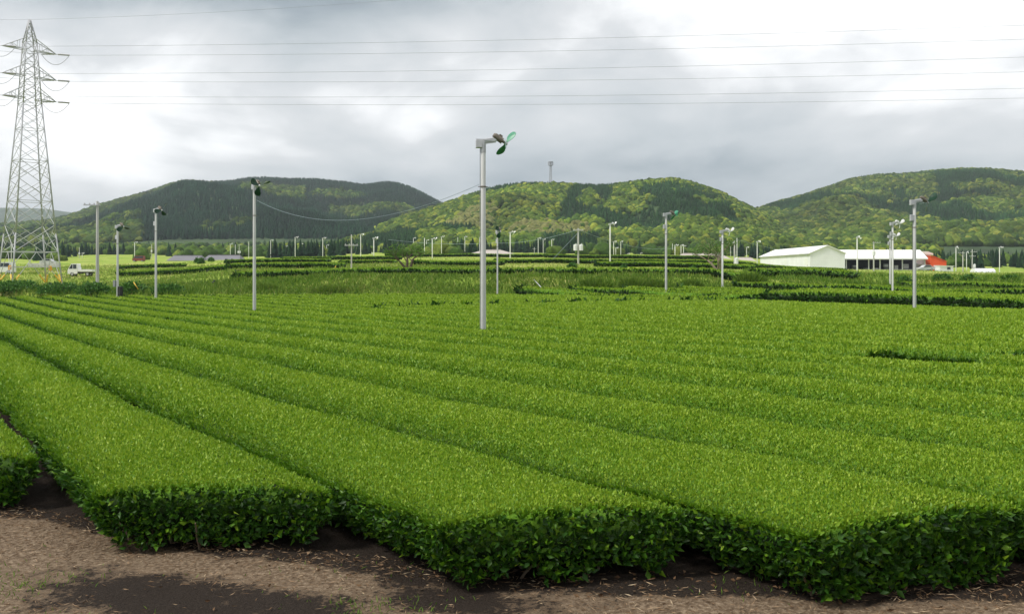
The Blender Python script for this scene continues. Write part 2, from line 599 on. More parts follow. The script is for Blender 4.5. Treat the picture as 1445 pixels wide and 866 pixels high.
s_coord = GX * RD[0] + GY * RD[1]
t_coord = GX * RN[0] + GY * RN[1]


def front_s(t):
    """where the cut ends of the rows stand along the dirt edge, in row coordinates"""
    return np.interp(t, FT, FS)


FRONT_PX = [(40, 641), (310, 679), (860, 714), (1385, 716)]      # tea row ends in the photograph
FT, FS = [], []
for px, py in FRONT_PX:
    x, y = tea_point(px, py)
    FT.append(x * RN[0] + y * RN[1])
    FS.append(x * RD[0] + y * RD[1])
FT = [FT[0] - 3.6] + FT + [FT[-1] + 60]
FS = [FS[0] + (FS[0] - FS[1]) * 1.6] + FS + [FS[-1] - 30]
print('FRONT', np.round(FT, 2), np.round(FS, 2))
under = sstep(-0.45, 0.25, s_coord - front_s(t_coord))  # painted shade: ground colour darkened beneath and between the hedges
soil_shade = np.clip(soil_dark(GX, GY) * 1.0 + under * 1.3, 0, 1)
farv = sstep(-0.5, 1.5, GY - y_edge(GX, GY))
gm = mesh_np('ground', np.stack([GX, GY, GZ], -1).reshape(-1, 3), Q, M['ground'], True, {'soil': soil_shade.ravel(), 'farland': farv.ravel()})
link(bpy.data.objects.new('ground', gm), kind='structure')


# ------------------------------------------------------------------ leaves
def unit(a):
    return a / np.maximum(np.linalg.norm(a, axis=-1, keepdims=True), 1e-9)


def leaves_mesh(name, C, D, L, Wd, v, matl, rg, fold=0.25, curl=0.15):
    """folded pointed leaves: base C, direction D, length L, half width Wd"""
    n = len(C)
    R = unit(rg.normal(size=(n, 3)))
    S = unit(np.cross(D, R))
    N = np.cross(S, D)
    L = L[:, None]
    Wd = Wd[:, None]
    mid = C + D * L * 0.45
    V = np.stack([C, mid + S * Wd + N * Wd * fold, C + D * L - N * L * curl, mid - S * Wd + N * Wd * fold], 1).reshape(-1, 3)
    k = np.arange(n, dtype=np.int32)[:, None] * 4
    T = np.concatenate([k + np.array([[0, 1, 2]]), k + np.array([[0, 2, 3]])])
    return mesh_np(name, V, T, matl, False, {'v': np.repeat(v, 4)})


def tea_row(P0, P1, label, group, hw=0.815, h=TEA_H, ground=None, view=0.62, stems=0, lump=0.0, lumpw=1.0, dens=1.0, cap0=True, cap1=True, seed=0, name='tea_hedge_row', far=False, sideall=False, skew=0.0):
    """one clipped hedge of tea from P0 to P1 (its cut end nearer the camera is P0)"""
    rg = np.random.default_rng(seed + 1000)
    P0, P1 = np.array(P0, float), np.array(P1, float)
    Lr = np.linalg.norm(P1 - P0)
    d = (P1 - P0) / Lr
    nrm = np.array([d[1], -d[0]])
    ground = ground or (lambda X, Y: zg(X, Y))

    def undul(s, tt):
        X = P0[0] + d[0] * s + nrm[0] * tt
        Y = P0[1] + d[1] * s + nrm[1] * tt
        return (fbm(X / 1.7, Y / 1.7, 40, 3) - 0.5) * 0.10

    def hwid(s, side):
        return hw + (fbm(s / 0.9 + seed * 3.1, side * 5.0 + 0 * s, 60 + seed, 3) - 0.5) * 0.11

    def lumpf(s):
        return 1.0 + lump * (np.abs(np.sin(s * math.pi / lumpw + seed)) ** 0.6 - 0.75) if lump else np.ones_like(s)

    def world_(s, tt, z):
        s = s + skew * tt * np.exp(-np.clip(s, 0, None) / 1.3)
        X = P0[0] + d[0] * s + nrm[0] * tt
        Y = P0[1] + d[1] * s + nrm[1] * tt
        return np.stack([X, Y, ground(X, Y) + z], -1)

    # hull ---------------------------------------------------------
    smin = float(np.hypot(*P0))
    near_ = smin < 16
    step = 0.22 if near_ else (0.5 if not far else 0.5)
    inset = 0.075 if near_ else 0.05
    ss = np.concatenate([[0.14, 0.20, 0.32], np.arange(0.5, Lr - 0.4, step), [Lr - 0.25, Lr - 0.12, Lr - 0.06]])
    sc = np.ones(len(ss))
    sc[:3] = (0.86, 0.94, 0.985)
    sc[-3:] = (0.985, 0.94, 0.86)
    prof = [(-0.74, 0.06), (-0.84, 0.25), (-0.94, 0.42), (-1.0, 0.56), (-0.99, 0.64), (-0.93, 0.73), (-0.80, 0.82), (-0.5, 0.94), (0, 1.0),
            (0.5, 0.94), (0.80, 0.82), (0.93, 0.73), (0.99, 0.64), (1.0, 0.56), (0.94, 0.42), (0.84, 0.25), (0.74, 0.06)]
    if near_:                                            # the leafless inside stays off the ground: bare stems below
        prof = [(a * 0.96, max(zz, 0.26 + 0.02 * abs(a))) for a, zz in prof]
    rows, tops = [], []
    for (a, zz) in prof:
        side = 1 if a > 0 else -1
        tt = a * (hwid(ss, side) - inset) * sc
        z = zz * (h - inset * (1 if zz > 0.7 else 0)) * sc ** (0.5) * lumpf(ss)
        z = z + undul(ss, tt) * zz + rg.normal(size=len(ss)) * 0.012
        rows.append(world_(ss, tt + rg.normal(size=len(ss)) * 0.012, z))
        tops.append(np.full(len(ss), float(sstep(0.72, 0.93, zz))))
    V = np.stack(rows, 1)
    Tt = np.stack(tops, 1)
    ns, npf = V.shape[:2]
    ii = np.arange(ns * npf).reshape(ns, npf)
    Qd = np.stack([ii[:-1, :-1], ii[:-1, 1:], ii[1:, 1:], ii[1:, :-1]], -1).reshape(-1, 4)
    caps = [ii[0][None, ::-1], ii[-1][None]]
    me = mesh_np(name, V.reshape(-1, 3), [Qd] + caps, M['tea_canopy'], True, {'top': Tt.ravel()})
    o = link(bpy.data.objects.new(name, me), None, None, label, 'tea hedge', group)

    # leaves -------------------------------------------------------
    seg = np.arange(0, Lr, 1.0)
    mid = seg + 0.5
    mx_, my_ = P0[0] + d[0] * mid, P0[1] + d[1] * mid
    dist = np.hypot(mx_, my_)
    vis = (np.abs(mx_) < view * np.maximum(my_, 0.1) + 1.5) & (my_ > 2)
    pieces = []

    def emit(s, tt, z, old, ln, wd, dd_):
        """points on the box surface, rounded into the hedge's shape"""
        r = 0.11
        hh = h * lumpf(s)
        W = np.where(tt < 0, hwid(s, -1), hwid(s, 1))
        dome, DE = 0.09 + 0.10 * sstep(1.0, 7.0, s + (0 if smin < 16 else 20)), 2.6
        ctr_z = hh - dome * np.abs(np.clip(tt / W, -1, 1)) ** DE
        z = np.where(z > 5, ctr_z, np.minimum(z, ctr_z))
        tp = np.clip(tt, -W, W)
        cs, ct, cz = np.clip(s, r, Lr - r), np.clip(tp, -(W - r), W - r), np.minimum(z, ctr_z - r)
        q = np.stack([s - cs, tp - ct, z - cz], -1)
        nn = unit(q)
        slope = dome * DE * np.sign(tp) * np.abs(np.clip(tp / W, -1, 1)) ** (DE - 1) / W
        s2, t2, z2 = cs + nn[:, 0] * r, ct + nn[:, 1] * r, cz + nn[:, 2] * r
        tap = 0.78 + 0.22 * sstep(0.03, 0.35, z2)
        t2 = t2 * tap
        if dd_ < 16:                                     # ragged skirt: gaps where the lowest twigs are bare
            rag = z2 > 0.02 + 0.30 * np.clip(fbm((s2 + t2 * 0.9) / 0.33, s2 * 0 + seed, 90 + seed, 2) - 0.42, 0, 1)
            s2, t2, z2, nn, slope, W = s2[rag], t2[rag], z2[rag], nn[rag], slope[rag], W[rag]
        k = rg.random(len(s2))
        dep = -0.07 * k + 0.012
        z3 = z2 + undul(s2, t2) * np.clip(z2 / h, 0, 1)
        p = np.stack([s2, t2, z3], -1) + nn * dep[:, None]
        upw = np.clip(nn[:, 2], 0, 1)
        dirl = nn * (0.35 + 0.35 * upw)[:, None] + rg.normal(size=p.shape) * np.array([0.5, 0.5, 0.42]) + np.array([0, 0, 0.30])
        dirl = unit(dirl)
        C = world_(p[:, 0], p[:, 1], p[:, 2])
        D = dirl[:, :1] * np.array([d[0], d[1], 0]) + dirl[:, 1:2] * np.array([nrm[0], nrm[1], 0]) + dirl[:, 2:3] * np.array([0, 0, 1.0])
        fd = float(np.clip((dd_ - 12) / 40, 0, 1))
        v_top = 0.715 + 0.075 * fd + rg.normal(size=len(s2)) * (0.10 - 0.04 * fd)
        v_side = (0.14 if far else 0.28) + rg.normal(size=len(s2)) * 0.11 + (rg.random(len(s2)) < 0.07) * 0.28  # far hedge sides darker still: shade contrast put into the leaf colour
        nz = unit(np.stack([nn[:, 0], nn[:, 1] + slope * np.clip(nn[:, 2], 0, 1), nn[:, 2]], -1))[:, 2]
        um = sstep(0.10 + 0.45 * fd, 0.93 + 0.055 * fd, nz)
        v_top = v_top - (0.11 + 0.14 * fd) * sstep(0.06, 0.42, np.abs(slope))       # row shading painted into leaf colour: shoulders darker, as if fewer young shoots
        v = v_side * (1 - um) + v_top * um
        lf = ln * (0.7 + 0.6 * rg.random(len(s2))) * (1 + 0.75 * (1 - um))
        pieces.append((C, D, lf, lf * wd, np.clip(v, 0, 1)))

    for i in np.where(vis)[0]:
        dd = dist[i]
        ln = float(np.clip(0.0033 * dd if dd < 20 else 0.066 + 0.0018 * (dd - 20), 0.027, 0.17 if far else 0.22))
        cov = (1.6 if dd < 20 else 1.3) * dens
        rho = cov / (ln * ln * 0.40)
        if dd > 35:
            rho *= 0.75
        s0_, s1_ = seg[i], min(seg[i] + 1.0, Lr)
        a = (s1_ - s0_) * 2 * hw
        n_ = int(rho * a)
        if n_ > 0:
            emit(rg.uniform(s0_, s1_, n_), rg.uniform(-hw * 1.06, hw * 1.06, n_), np.full(n_, 9.0), 0, ln, 0.24, dd)
        n_ = int(rho * 0.36 * (s1_ - s0_) * 0.62 * (1.0 if sideall or dd < 14 else 0.45))
        for sg in (-1, 1):
            if sg * (nrm[0] * mx_[i] + nrm[1] * my_[i]) > 0 and not (dd < 13):
                continue
            if n_ > 0:
                z0 = 0.06 if (sideall or dd < 14) else 0.4
                emit(rg.uniform(s0_, s1_, n_), np.full(n_, sg * 2.0), rg.uniform(z0, h, n_), 1, ln * 1.15, 0.26, dd)
    if cap0 and (vis[0] or dist[0] < 12):
        ln = float(np.clip(0.0034 * dist[0], 0.030, 0.2))
        n_ = int(0.85 / (ln * ln * 0.36) * 2 * hw * h)
        emit(np.full(n_, 0.0), rg.uniform(-hw, hw, n_), rg.uniform(0.05, h, n_), 1, ln * 1.2, 0.26, float(dist[0]))
    if pieces:
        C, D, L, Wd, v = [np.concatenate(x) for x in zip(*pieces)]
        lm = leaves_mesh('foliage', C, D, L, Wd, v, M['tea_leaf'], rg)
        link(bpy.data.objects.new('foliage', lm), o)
    if stems:
        rr = random.Random(seed)
        for k in range(stems):
            mb = MB()
            s = rr.uniform(0.12, 2.0) if k % 3 == 0 else rr.uniform(0.14, 0.45)
            tt = rr.uniform(-0.7, 0.7) * hw
            p = world_(np.array([s]), np.array([tt]), np.array([-0.03]))[0]
            cur = Vector(p)
            pts = [cur.copy()]
            dv = Vector((rr.uniform(-0.6, 0.6), rr.uniform(-0.6, 0.6), 1)).normalized()
            for q in range(4):
                cur = cur + dv * 0.09
                dv = (dv + Vector((rr.uniform(-0.5, 0.5), rr.uniform(-0.5, 0.5), 0.1))).normalized()
                pts.append(cur.copy())
            mb.path(pts, [0.014, 0.012, 0.010, 0.008, 0.005], 5)
            link(bpy.data.objects.new('branch', mb.mesh('branch', M['twig'])), o)
    return o


def tea_ground(X, Y):
    return z_tea(X, Y) - TEA_H


def far_s(tc):
    """row coordinate s at which a row with cross coordinate tc reaches the far edge of the field"""
    s = np.arange(5, 115, 0.25)
    X = RN[0] * tc + RD[0] * s
    Y = RN[1] * tc + RD[1] * s
    k = np.where(Y < y_edge(X, Y))[0]
    return s[k[-1]] if len(k) else None


def RP(s, tc):
    return (RN[0] * tc + RD[0] * s, RN[1] * tc + RD[1] * s)


ROW_LABEL = {
    -2: 'tea row at the outer left corner of the field, mostly outside the picture',
    -1: 'leftmost tea row, its dark leafy end just inside the left of the dirt edge',
    0: 'tea row with square dark end face, second from left along the dirt',
    1: 'tea row whose end juts out nearest the bottom middle, above the dark bare soil',
    2: 'tea row whose cut end fills the bottom right corner beside the dirt',
    3: 'tea row directly behind the one ending in the bottom right corner',
    4: 'second tea row behind the one ending in the bottom right corner',
    5: 'third tea row behind the one ending in the bottom right corner',
    6: 'tea row two in front of the dark break at the right of the field',
    7: 'tea row just in front of the dark break at the right of the field',
    8: 'tea row interrupted by a short dark break near the right side',
}
cut = lambda px, py: (lambda x, y: x * RD[0] + y * RD[1])(*tea_point(px, py))
s_hole0, s_hole1 = cut(1382, 507), cut(1215, 498)
CROSS_S = np.mean([cut(420, 437), cut(740, 428), cut(950, 424.5)]) + 0.0
print('hole', s_hole0, s_hole1, 'cross', cut(420, 437), cut(740, 428), cut(950, 424.5))
GFIELD = 'parallel tea rows of the field'
for k in range(-2, 27):
    tc = ROWT0 + (k - 0.5) * ROWP
    sa = max(float(front_s(tc)), 0.568 * tc - 4.5)
    sb = far_s(tc)
    if sb is None or sb - sa < 2:
        continue
    kw = dict(ground=tea_ground, seed=k + 50, stems=9 if k in (-1, 0, 1, 2) else 0, skew={-1: -0.75, 0: -0.75, 1: -0.5, 2: -0.25}.get(k, 0.0), hw=0.89 if k == 2 else 0.815)
    if k == 8:
        tea_row(RP(sa, tc), RP(s_hole0, tc), 'short stub of tea row right of the dark break at the right side', GFIELD, **kw)
        tea_row(RP(s_hole1, tc), RP(sb, tc), ROW_LABEL[8], GFIELD, **kw)
    elif k == 9:
        tea_row(RP(cut(1422, 497), tc), RP(sb, tc), 'tea row behind the dark break, its near end cut short at the right edge', GFIELD, **kw)
    elif k >= 11:
        lab = 'clipped tea row beyond the central fan pole, behind the dark cross gap dashes'
        lab2 = 'clipped tea row beyond the central fan pole, before the dark cross gap dashes'
        cs = CROSS_S + rnd.uniform(-0.4, 0.4)
        if cs > sa + 3 and sb > cs + 2:
            tea_row(RP(sa, tc), RP(cs, tc), lab2, GFIELD, **kw)
            kw['seed'] += 300
            tea_row(RP(cs + rnd.uniform(0.15, 0.55), tc), RP(sb, tc), lab, GFIELD, **kw)
        else:
            tea_row(RP(sa, tc), RP(sb, tc), lab2, GFIELD, **kw)
    else:
        tea_row(RP(sa, tc), RP(sb, tc), ROW_LABEL.get(k, 'tea row level with the foot of the tall central fan pole'), GFIELD, **kw)


# ------------------------------------------------------------------ tea on the terraces beyond
def at(px, Y):
    return ((px - CX) / F * Y, Y)


FARG = 'tea hedges on the terraces behind the field'


def far_hedge(a, b, label, n=1, back=1.9, **kw):
    """n parallel rows, the first through the plan points a-b, the others behind it"""
    a, b = np.array(a), np.array(b)
    d = (b - a) / np.linalg.norm(b - a)
    nb = np.array([-d[1], d[0]])
    if nb[1] < 0:
        nb = -nb
    if a[1] > 115:
        kw['h'] = kw.get('h', 0.7) * 0.8
    for i in range(n):
        o = nb * back * i
        tea_row(a + o, b + o, label if i == 0 else kw.get('label2', label), FARG, seed=int(abs(a[0]) * 7 + a[1] + 13 * i) % 900 + 100,
                far=True, sideall=(i == 0), view=0.60, **{k: v for k, v in kw.items() if k != 'label2'})


def eP(px, extra):
    Y = float(np.interp(px, EDGE_X, EDGE_Y)) + extra
    return ((px - CX) / F * Y, Y)


# strip just across the path from the field's far right edge
far_hedge(eP(1085, 3.0), eP(1470, 3.2), 'dark sided tea hedge across the path at the right far field edge', 6, 1.85,
          label2='tea row behind the dark sided hedge across the path on the right', h=0.80)
for i in range(4):
    far_hedge(eP(735 + 75 * i, 1.9 + 1.8 * i), eP(1078, 3.2 + 1.85 * i), 'low tea hedge at the foot of the grassy bank right of the central pole' if i == 0 else 'tea row tucked between the low hedge and the bank foot', 1, h=0.72)
far_hedge(at(1040, 90), at(1470, 78), 'long tea hedge with dark side under the grassy slope on the right', 1, h=0.74)
far_hedge(at(1272, 101), at(1470, 91), 'thin tea hedge behind the long dark one, at the foot of the right slope', 1, h=0.62)
far_hedge(at(335, 96), at(700, 92), 'long tea hedge along the top of the grassy bank left of the central pole', 1, h=0.66)
far_hedge(at(704, 92), at(1062, 97), 'wavy topped tea hedge along the bank between central pole and factory', 1, h=0.66, lump=0.35, lumpw=1.0)
far_hedge(at(1066, 100), at(1204, 106), 'hedge of rounded dark tea bushes on the slope below the white factory', 1, h=0.85, lump=0.45, lumpw=1.0)
far_hedge(at(172, 142), at(322, 124), 'tea hedge climbing gently left of the tall pole with the dark green fan', 1, h=0.7)
far_hedge(at(170, 172), at(260, 165), 'thin tea hedge in front of the parked red vehicle', 1, h=0.7)
far_hedge(at(322, 124), at(480, 122), 'dark sided tea hedge ending at the yellow stake', 2, h=0.75, label2='tea row behind the dark sided hedge by the yellow stake')
far_hedge(at(320, 170), at(462, 168), 'tea hedge in front of the long grey shed roofs', 2, h=0.7, label2='tea row behind the hedge in front of the grey sheds')
far_hedge(at(400, 210), at(565, 190), 'tea hedge behind the far cluster of fan poles', 1, h=0.8)
far_hedge(at(482, 155), at(560, 152), 'short tea hedge left of the lone leafy tree', 1, h=0.6)
far_hedge(at(584, 142), at(705, 138), 'tea hedge right behind the lone leafy tree', 2, h=0.75, label2='tea row behind the hedge by the lone tree')
far_hedge(at(545, 240), at(790, 235), 'farthest tea hedge in front of the pale beige roof', 1, h=0.9)
far_hedge(at(700, 162), at(835, 158), 'tea hedge left of the pole with two transformers', 2, h=0.75, label2='tea row behind the hedge left of the transformer pole')
far_hedge(at(770, 222), at(1010, 215), 'upper tea hedge behind the transformer pole', 2, h=0.9, label2='tea row behind the upper hedge by the transformer pole')
far_hedge(at(826, 168), at(1062, 165), 'middle tea hedge to the right of the transformer pole', 2, h=0.75, label2='tea row behind the middle hedge right of the transformer pole')
far_hedge(at(842, 138), at(1066, 137), 'lower tea hedge along the bare strip in front of the spreading tree', 2, h=0.75, label2='tea row behind the lower hedge by the spreading tree')
far_hedge(at(1064, 150), at(1192, 155), 'tea hedge in front of the white factory wall', 2, h=0.7, label2='tea row behind the hedge in front of the factory')


# ------------------------------------------------------------------ hills and their woods
def hill_fn(crest, y_foot, y_crest, zfoot_px, seed, gul):
    cx = np.array([c[0] for c in crest], float)
    cy = np.array([c[1] for c in crest], float)

    def fn(px, v):
        """v: 0 foot, 1 crest, up to 1.6 behind"""
        px = np.asarray(px, float)
        yc = np.interp(px, cx, cy)
        # smooth the traced crest a little
        for o in (-8, 8):
            yc = yc + np.interp(px + o, cx, cy)
        yc = yc / 3 + 3.0
        Yd = y_foot + (y_crest - y_foot) * v
        zc = ZC + (HOR - yc) * y_crest / F
        zf = ZC + (HOR - zfoot_px) * y_foot / F
        prof = np.where(v <= 1, sstep(-0.25, 1.12, v) / sstep(-0.25, 1.12, 1.0), 1 - 0.9 * np.clip(v - 1, 0, 1) ** 1.5)
        prof = (prof - sstep(-0.25, 1.12, 0.0) * (1 - np.clip(v, 0, 1))) if False else prof
        X = (px - CX) / F * y_crest
        g = (fbm(X / gul + 3.1, Yd / (gul * 2.2), seed, 4) - 0.5)
        amp = np.sin(np.clip(v, 0, 1) * math.pi) ** 0.8
        z = zf + (zc - zf) * np.clip(prof, 0, 1.05) + g * amp * np.maximum(zc - zf, 8) * 0.62 * (1 - 0.95 * sstep(0.35, 0.85, v))
        z = z - np.clip(-v, 0, 1) * 60
        Xw = (px - CX) / F * Yd
        return Xw, Yd, z
    return fn


def build_hill(name, label, fn, x0, x1, nx, nv, mt):
    px, v = np.meshgrid(np.linspace(x0, x1, nx), np.linspace(-0.25, 1.7, nv))
    X, Y, Z = fn(px, v)
    ii = np.arange(nx * nv).reshape(nv, nx)
    Qd = np.stack([ii[:-1, :-1], ii[:-1, 1:], ii[1:, 1:], ii[1:, :-1]], -1).reshape(-1, 4)
    o = bpy.data.objects.new(name, mesh_np(name, np.stack([X, Y, Z], -1).reshape(-1, 3), Qd, mt, True))
    o['label'] = label
    return link(o, kind='structure')


M['hill'] = simple('hill_undergrowth', (0.030, 0.062, 0.016), 0.95, 0, 0.4, 0.03)
MAIN = [(380, 356), (440, 350), (480, 343), (520, 329), (560, 310), (600, 298), (640, 285), (680, 271), (700, 265), (740, 260), (790, 261), (850, 264), (880, 261), (920, 256), (950, 254), (975, 259), (1010, 270), (1050, 290), (1080, 305), (1110, 322), (1140, 336), (1180, 348), (1240, 356), (1320, 360)]
LEFT = [(-160, 335), (-60, 325), (0, 319), (60, 314), (80, 311), (110, 302), (140, 291), (180, 281), (215, 271), (240, 262), (262, 257), (290, 260), (320, 259), (350, 254), (380, 253), (400, 255), (440, 255), (470, 258), (500, 261), (515, 264), (535, 260), (552, 259), (570, 263), (600, 276), (620, 288), (660, 306), (720, 330), (800, 345)]
RIGHT = [(980, 345), (1030, 318), (1060, 303), (1080, 294), (1100, 288), (1130, 280), (1165, 268), (1200, 256), (1235, 250), (1280, 248), (1320, 244), (1365, 241), (1400, 242), (1445, 246), (1550, 256), (1700, 280)]
FARL = [(-250, 300), (-100, 292), (0, 290), (60, 291), (110, 298), (170, 312), (260, 330)]
f_main = hill_fn(MAIN, 560, 1000, 357, 3, 70)
f_left = hill_fn(LEFT, 850, 1900, 352, 5, 190)
f_right = hill_fn(RIGHT, 700, 1500, 362, 9, 150)
f_farl = hill_fn(FARL, 3500, 4300, 340, 13, 300)
build_hill('hill', 'sunlit wooded hill in the middle with a mast on its crest', f_main, 380, 1320, 200, 70, M['hill'])
build_hill('hill', 'dark wooded hill on the left behind the row of fan poles', f_left, -160, 800, 200, 70, M['hill'])
build_hill('hill', 'broad wooded hill on the right behind the white factory', f_right, 980, 1700, 200, 70, M['hill'])
build_hill('hill', 'faint far ridge behind the pylon', f_farl, -250, 260, 80, 20, M['hill'])

# crowns used by the woods: never linked to the scene themselves
m, t, b = mat('forest')
at_ = t.new('ShaderNodeAttribute', attribute_name='tint', attribute_type='INSTANCER')
oi = t.new('ShaderNodeTexCoord')
nn = t.noise(oi.outputs['Object'], 2.2, 4, 0.7)
c = t.mix(t.map(nn, 0.3, 0.7, 0.0, 1.0), (0.55, 0.55, 0.55, 1), (1.3, 1.3, 1.2, 1))
mm = t.new('ShaderNodeMix', data_type='RGBA', blend_type='MULTIPLY')
mm.inputs[0].default_value = 1
t.l.new(at_.outputs['Color'], mm.inputs[6])
t.l.new(c, mm.inputs[7])
t.l.new(mm.outputs[2], b.inputs['Base Color'])
b.inputs['Roughness'].default_value = 0.85
b.inputs['Specular IOR Level'].default_value = 0.1
M['forest'] = m


def ico(sub):
    bm = bmesh.new()
    bmesh.ops.create_icosphere(bm, subdivisions=sub, radius=1)
    bm.verts.ensure_lookup_table()
    V = np.array([v.co[:] for v in bm.verts])
    T = np.array([[v.index for v in f.verts] for f in bm.faces])
    bm.free()
    return V, T


crowns = []
V0, T0 = ico(3)
for k in range(5):
    rg = np.random.default_rng(k)
    V = V0.copy()
    r = np.ones(len(V))
    for q in range(16):                                  # many boughs bulging out of the crown
        c_ = unit(rg.normal(size=3) + np.array([0, 0, 0.5]))
        r += 0.30 * np.exp(-((1 - V @ c_) / 0.07)) * rg.uniform(0.4, 1.0)
    r += rg.normal(size=len(V)) * 0.07
    V = V * r[:, None] * np.array([0.85, 0.85, 0.72])
    V[:, 2] = np.maximum(V[:, 2], -0.45) + 0.45
    crowns.append(mesh_np('broadleaf_crown', V, T0, M['forest']))
for k in range(3):
    rg = np.random.default_rng(30 + k)
    V, Fs = [], []
    nseg = 11
    for lay in range(8):
        z0 = 0.15 + lay * 0.22
        rr = 0.62 * (1 - lay / 8.6) + 0.04
        base = len(V)
        for q in range(nseg):
            a = 2 * math.pi * q / nseg + lay
            rj = rr * rg.uniform(0.65, 1.15)
            V.append((math.cos(a) * rj, math.sin(a) * rj, z0 + rg.uniform(-0.06, 0.03)))
        V.append((0, 0, z0 + 0.48))
        for q in range(nseg):
            Fs.append((base + q, base + (q + 1) % nseg, base + nseg))
    crowns.append(mesh_np('conifer_crown', np.array(V), np.array(Fs), M['forest']))
crown_col = bpy.data.collections.new('wood_crowns')
for i, me in enumerate(crowns):
    o = bpy.data.objects.new('crown_%02d' % i, me)
    crown_col.objects.link(o)


def forest_group():
    ng = bpy.data.node_groups.new('wood', 'GeometryNodeTree')
    ng.interface.new_socket('Geometry', in_out='INPUT', socket_type='NodeSocketGeometry')
    ng.interface.new_socket('Geometry', in_out='OUTPUT', socket_type='NodeSocketGeometry')
    N = ng.nodes
    gi, go = N.new('NodeGroupInput'), N.new('NodeGroupOutput')
    ci = N.new('GeometryNodeCollectionInfo')
    ci.inputs['Collection'].default_value = crown_col
    ci.inputs['Separate Children'].default_value = True
    ci.inputs['Reset Children'].default_value = True
    ip = N.new('GeometryNodeInstanceOnPoints')
    ip.inputs['Pick Instance'].default_value = True

    def na(name, typ):
        n = N.new('GeometryNodeInputNamedAttribute')
        n.data_type = typ
        n.inputs['Name'].default_value = name
        return n.outputs['Attribute']
    ng.links.new(gi.outputs[0], ip.inputs['Points'])
    ng.links.new(ci.outputs[0], ip.inputs['Instance'])
    ng.links.new(na('idx', 'INT'), ip.inputs['Instance Index'])
    ng.links.new(na('siz', 'FLOAT_VECTOR'), ip.inputs['Scale'])
    ng.links.new(na('rot', 'FLOAT_VECTOR'), ip.inputs['Rotation'])
    ng.links.new(ip.outputs[0], go.inputs[0])
    return ng


WOOD = forest_group()


def wood(name, label, P, conifer, size, tint):
    n = len(P)
    me = bpy.data.meshes.new(name)
    me.vertices.add(n)
    me.vertices.foreach_set('co', np.asarray(P, np.float32).ravel())
    rg = np.random.default_rng(n)
    idx = np.where(conifer, rg.integers(5, 8, n), rg.integers(0, 5, n)).astype(np.int32)
    me.attributes.new('idx', 'INT', 'POINT').data.foreach_set('value', idx)
    me.attributes.new('siz', 'FLOAT_VECTOR', 'POINT').data.foreach_set('vector', np.asarray(size, np.float32).ravel())
    rot = np.zeros((n, 3), np.float32)
    rot[:, 2] = rg.uniform(0, 6.28, n)
    me.attributes.new('rot', 'FLOAT_VECTOR', 'POINT').data.foreach_set('vector', rot.ravel())
    col = np.ones((n, 4), np.float32)
    col[:, :3] = tint
    me.attributes.new('tint', 'FLOAT_COLOR', 'POINT').data.foreach_set('color', col.ravel())
    me.materials.append(M['forest'])
    o = bpy.data.objects.new(name, me)
    md = o.modifiers.new('wood', 'NODES')
    md.node_group = WOOD
    o['label'] = label
    return link(o, kind='stuff')


def pal(rg, n, stops):
    """random colours along a palette of leaf colours"""
    s = np.array(stops)
    f = np.clip(rg.beta(1.6, 1.6, n), 0, 0.999) * (len(s) - 1)
    i = f.astype(int)
    c = s[i] * (1 - (f - i)[:, None]) + s[i + 1] * (f - i)[:, None]
    return c * rg.uniform(0.8, 1.2, (n, 1))


BROAD = [(0.020, 0.048, 0.009), (0.036, 0.078, 0.013), (0.070, 0.125, 0.018), (0.170, 0.210, 0.036)]
CONIF = [(0.006, 0.022, 0.010), (0.010, 0.031, 0.014), (0.016, 0.044, 0.017)]
BAMBOO = [(0.110, 0.130, 0.040), (0.170, 0.170, 0.060)]


def hill_wood(name, label, fn, x0, x1, n, sz, conf_fn, bright, seed):
    rg = np.random.default_rng(seed)
    v = rg.uniform(-0.04, 1.25, n)
    px = rg.uniform(x0, x1, n)
    X, Y, Z = fn(px, v)
    cf = conf_fn(px, v, X, Y, rg)
    con = cf == 1
    size = np.empty((n, 3))
    k = rg.uniform(0.65, 1.25, n) * sz
    size[:] = k[:, None]
    size[con] = np.stack([k[con] * 0.72, k[con] * 0.72, k[con] * 0.78], -1)
    size[~con, 2] *= rg.uniform(0.8, 1.1, (~con).sum())
    tint = pal(rg, n, BROAD) * 1.0
    lo = fbm(X / 45, Y / 70, seed + 2, 3)
    tint = tint * (0.42 + 1.15 * lo)[:, None] * bright
    tint[con] = pal(rg, con.sum(), CONIF) * (0.5 + 1.2 * lo[con])[:, None] * (np.array([0.95, 1.0, 1.25]) if seed == 2 else np.array([1.6, 1.5, 1.2]))  # left hill darker and bluer: cloud shadow and haze put into the tint
    bam = cf == 2
    tint[bam] = pal(rg, bam.sum(), BAMBOO)
    wood(name, label, np.stack([X, Y, Z - 0.8], -1), con, size, tint)


def conf_main(px, v, X, Y, rg):
    r = np.zeros(len(px), int)
    nz = fbm(X / 60 + 5, Y / 120, 71, 3) + (rg.random(len(px)) - 0.5) * 0.06
    r[nz > 0.62] = 1
    # plantation wedges seen on the slope
    w1 = (np.abs(px - (845 - 40 * (1 - v))) < 28 + 14 * (1 - v)) & (v < 1.02)
    w2 = (np.abs(px - 975 - 30 * (1 - v)) < 46) & (v > 0.35) & (v < 0.82)
    w3 = (px > 560) & (px < 640) & (v > 0.2) & (v < 0.7) & (nz > 0.5)
    r[(w1 | w2 | w3) & (fbm(X / 16, Y / 40, 53, 3) + (rg.random(len(px)) - 0.5) * 0.2 > 0.40)] = 1
    r[(v > 0.93) & (px > 815) & (px < 945)] = 1
    b = ((px - 662) / 38) ** 2 + ((v - 0.42) / 0.15) ** 2 < 1
    b |= ((px - 775) / 60) ** 2 + ((v - 0.22) / 0.10) ** 2 < 1
    r[b & (rg.random(len(px)) < 0.8)] = 2
    return r


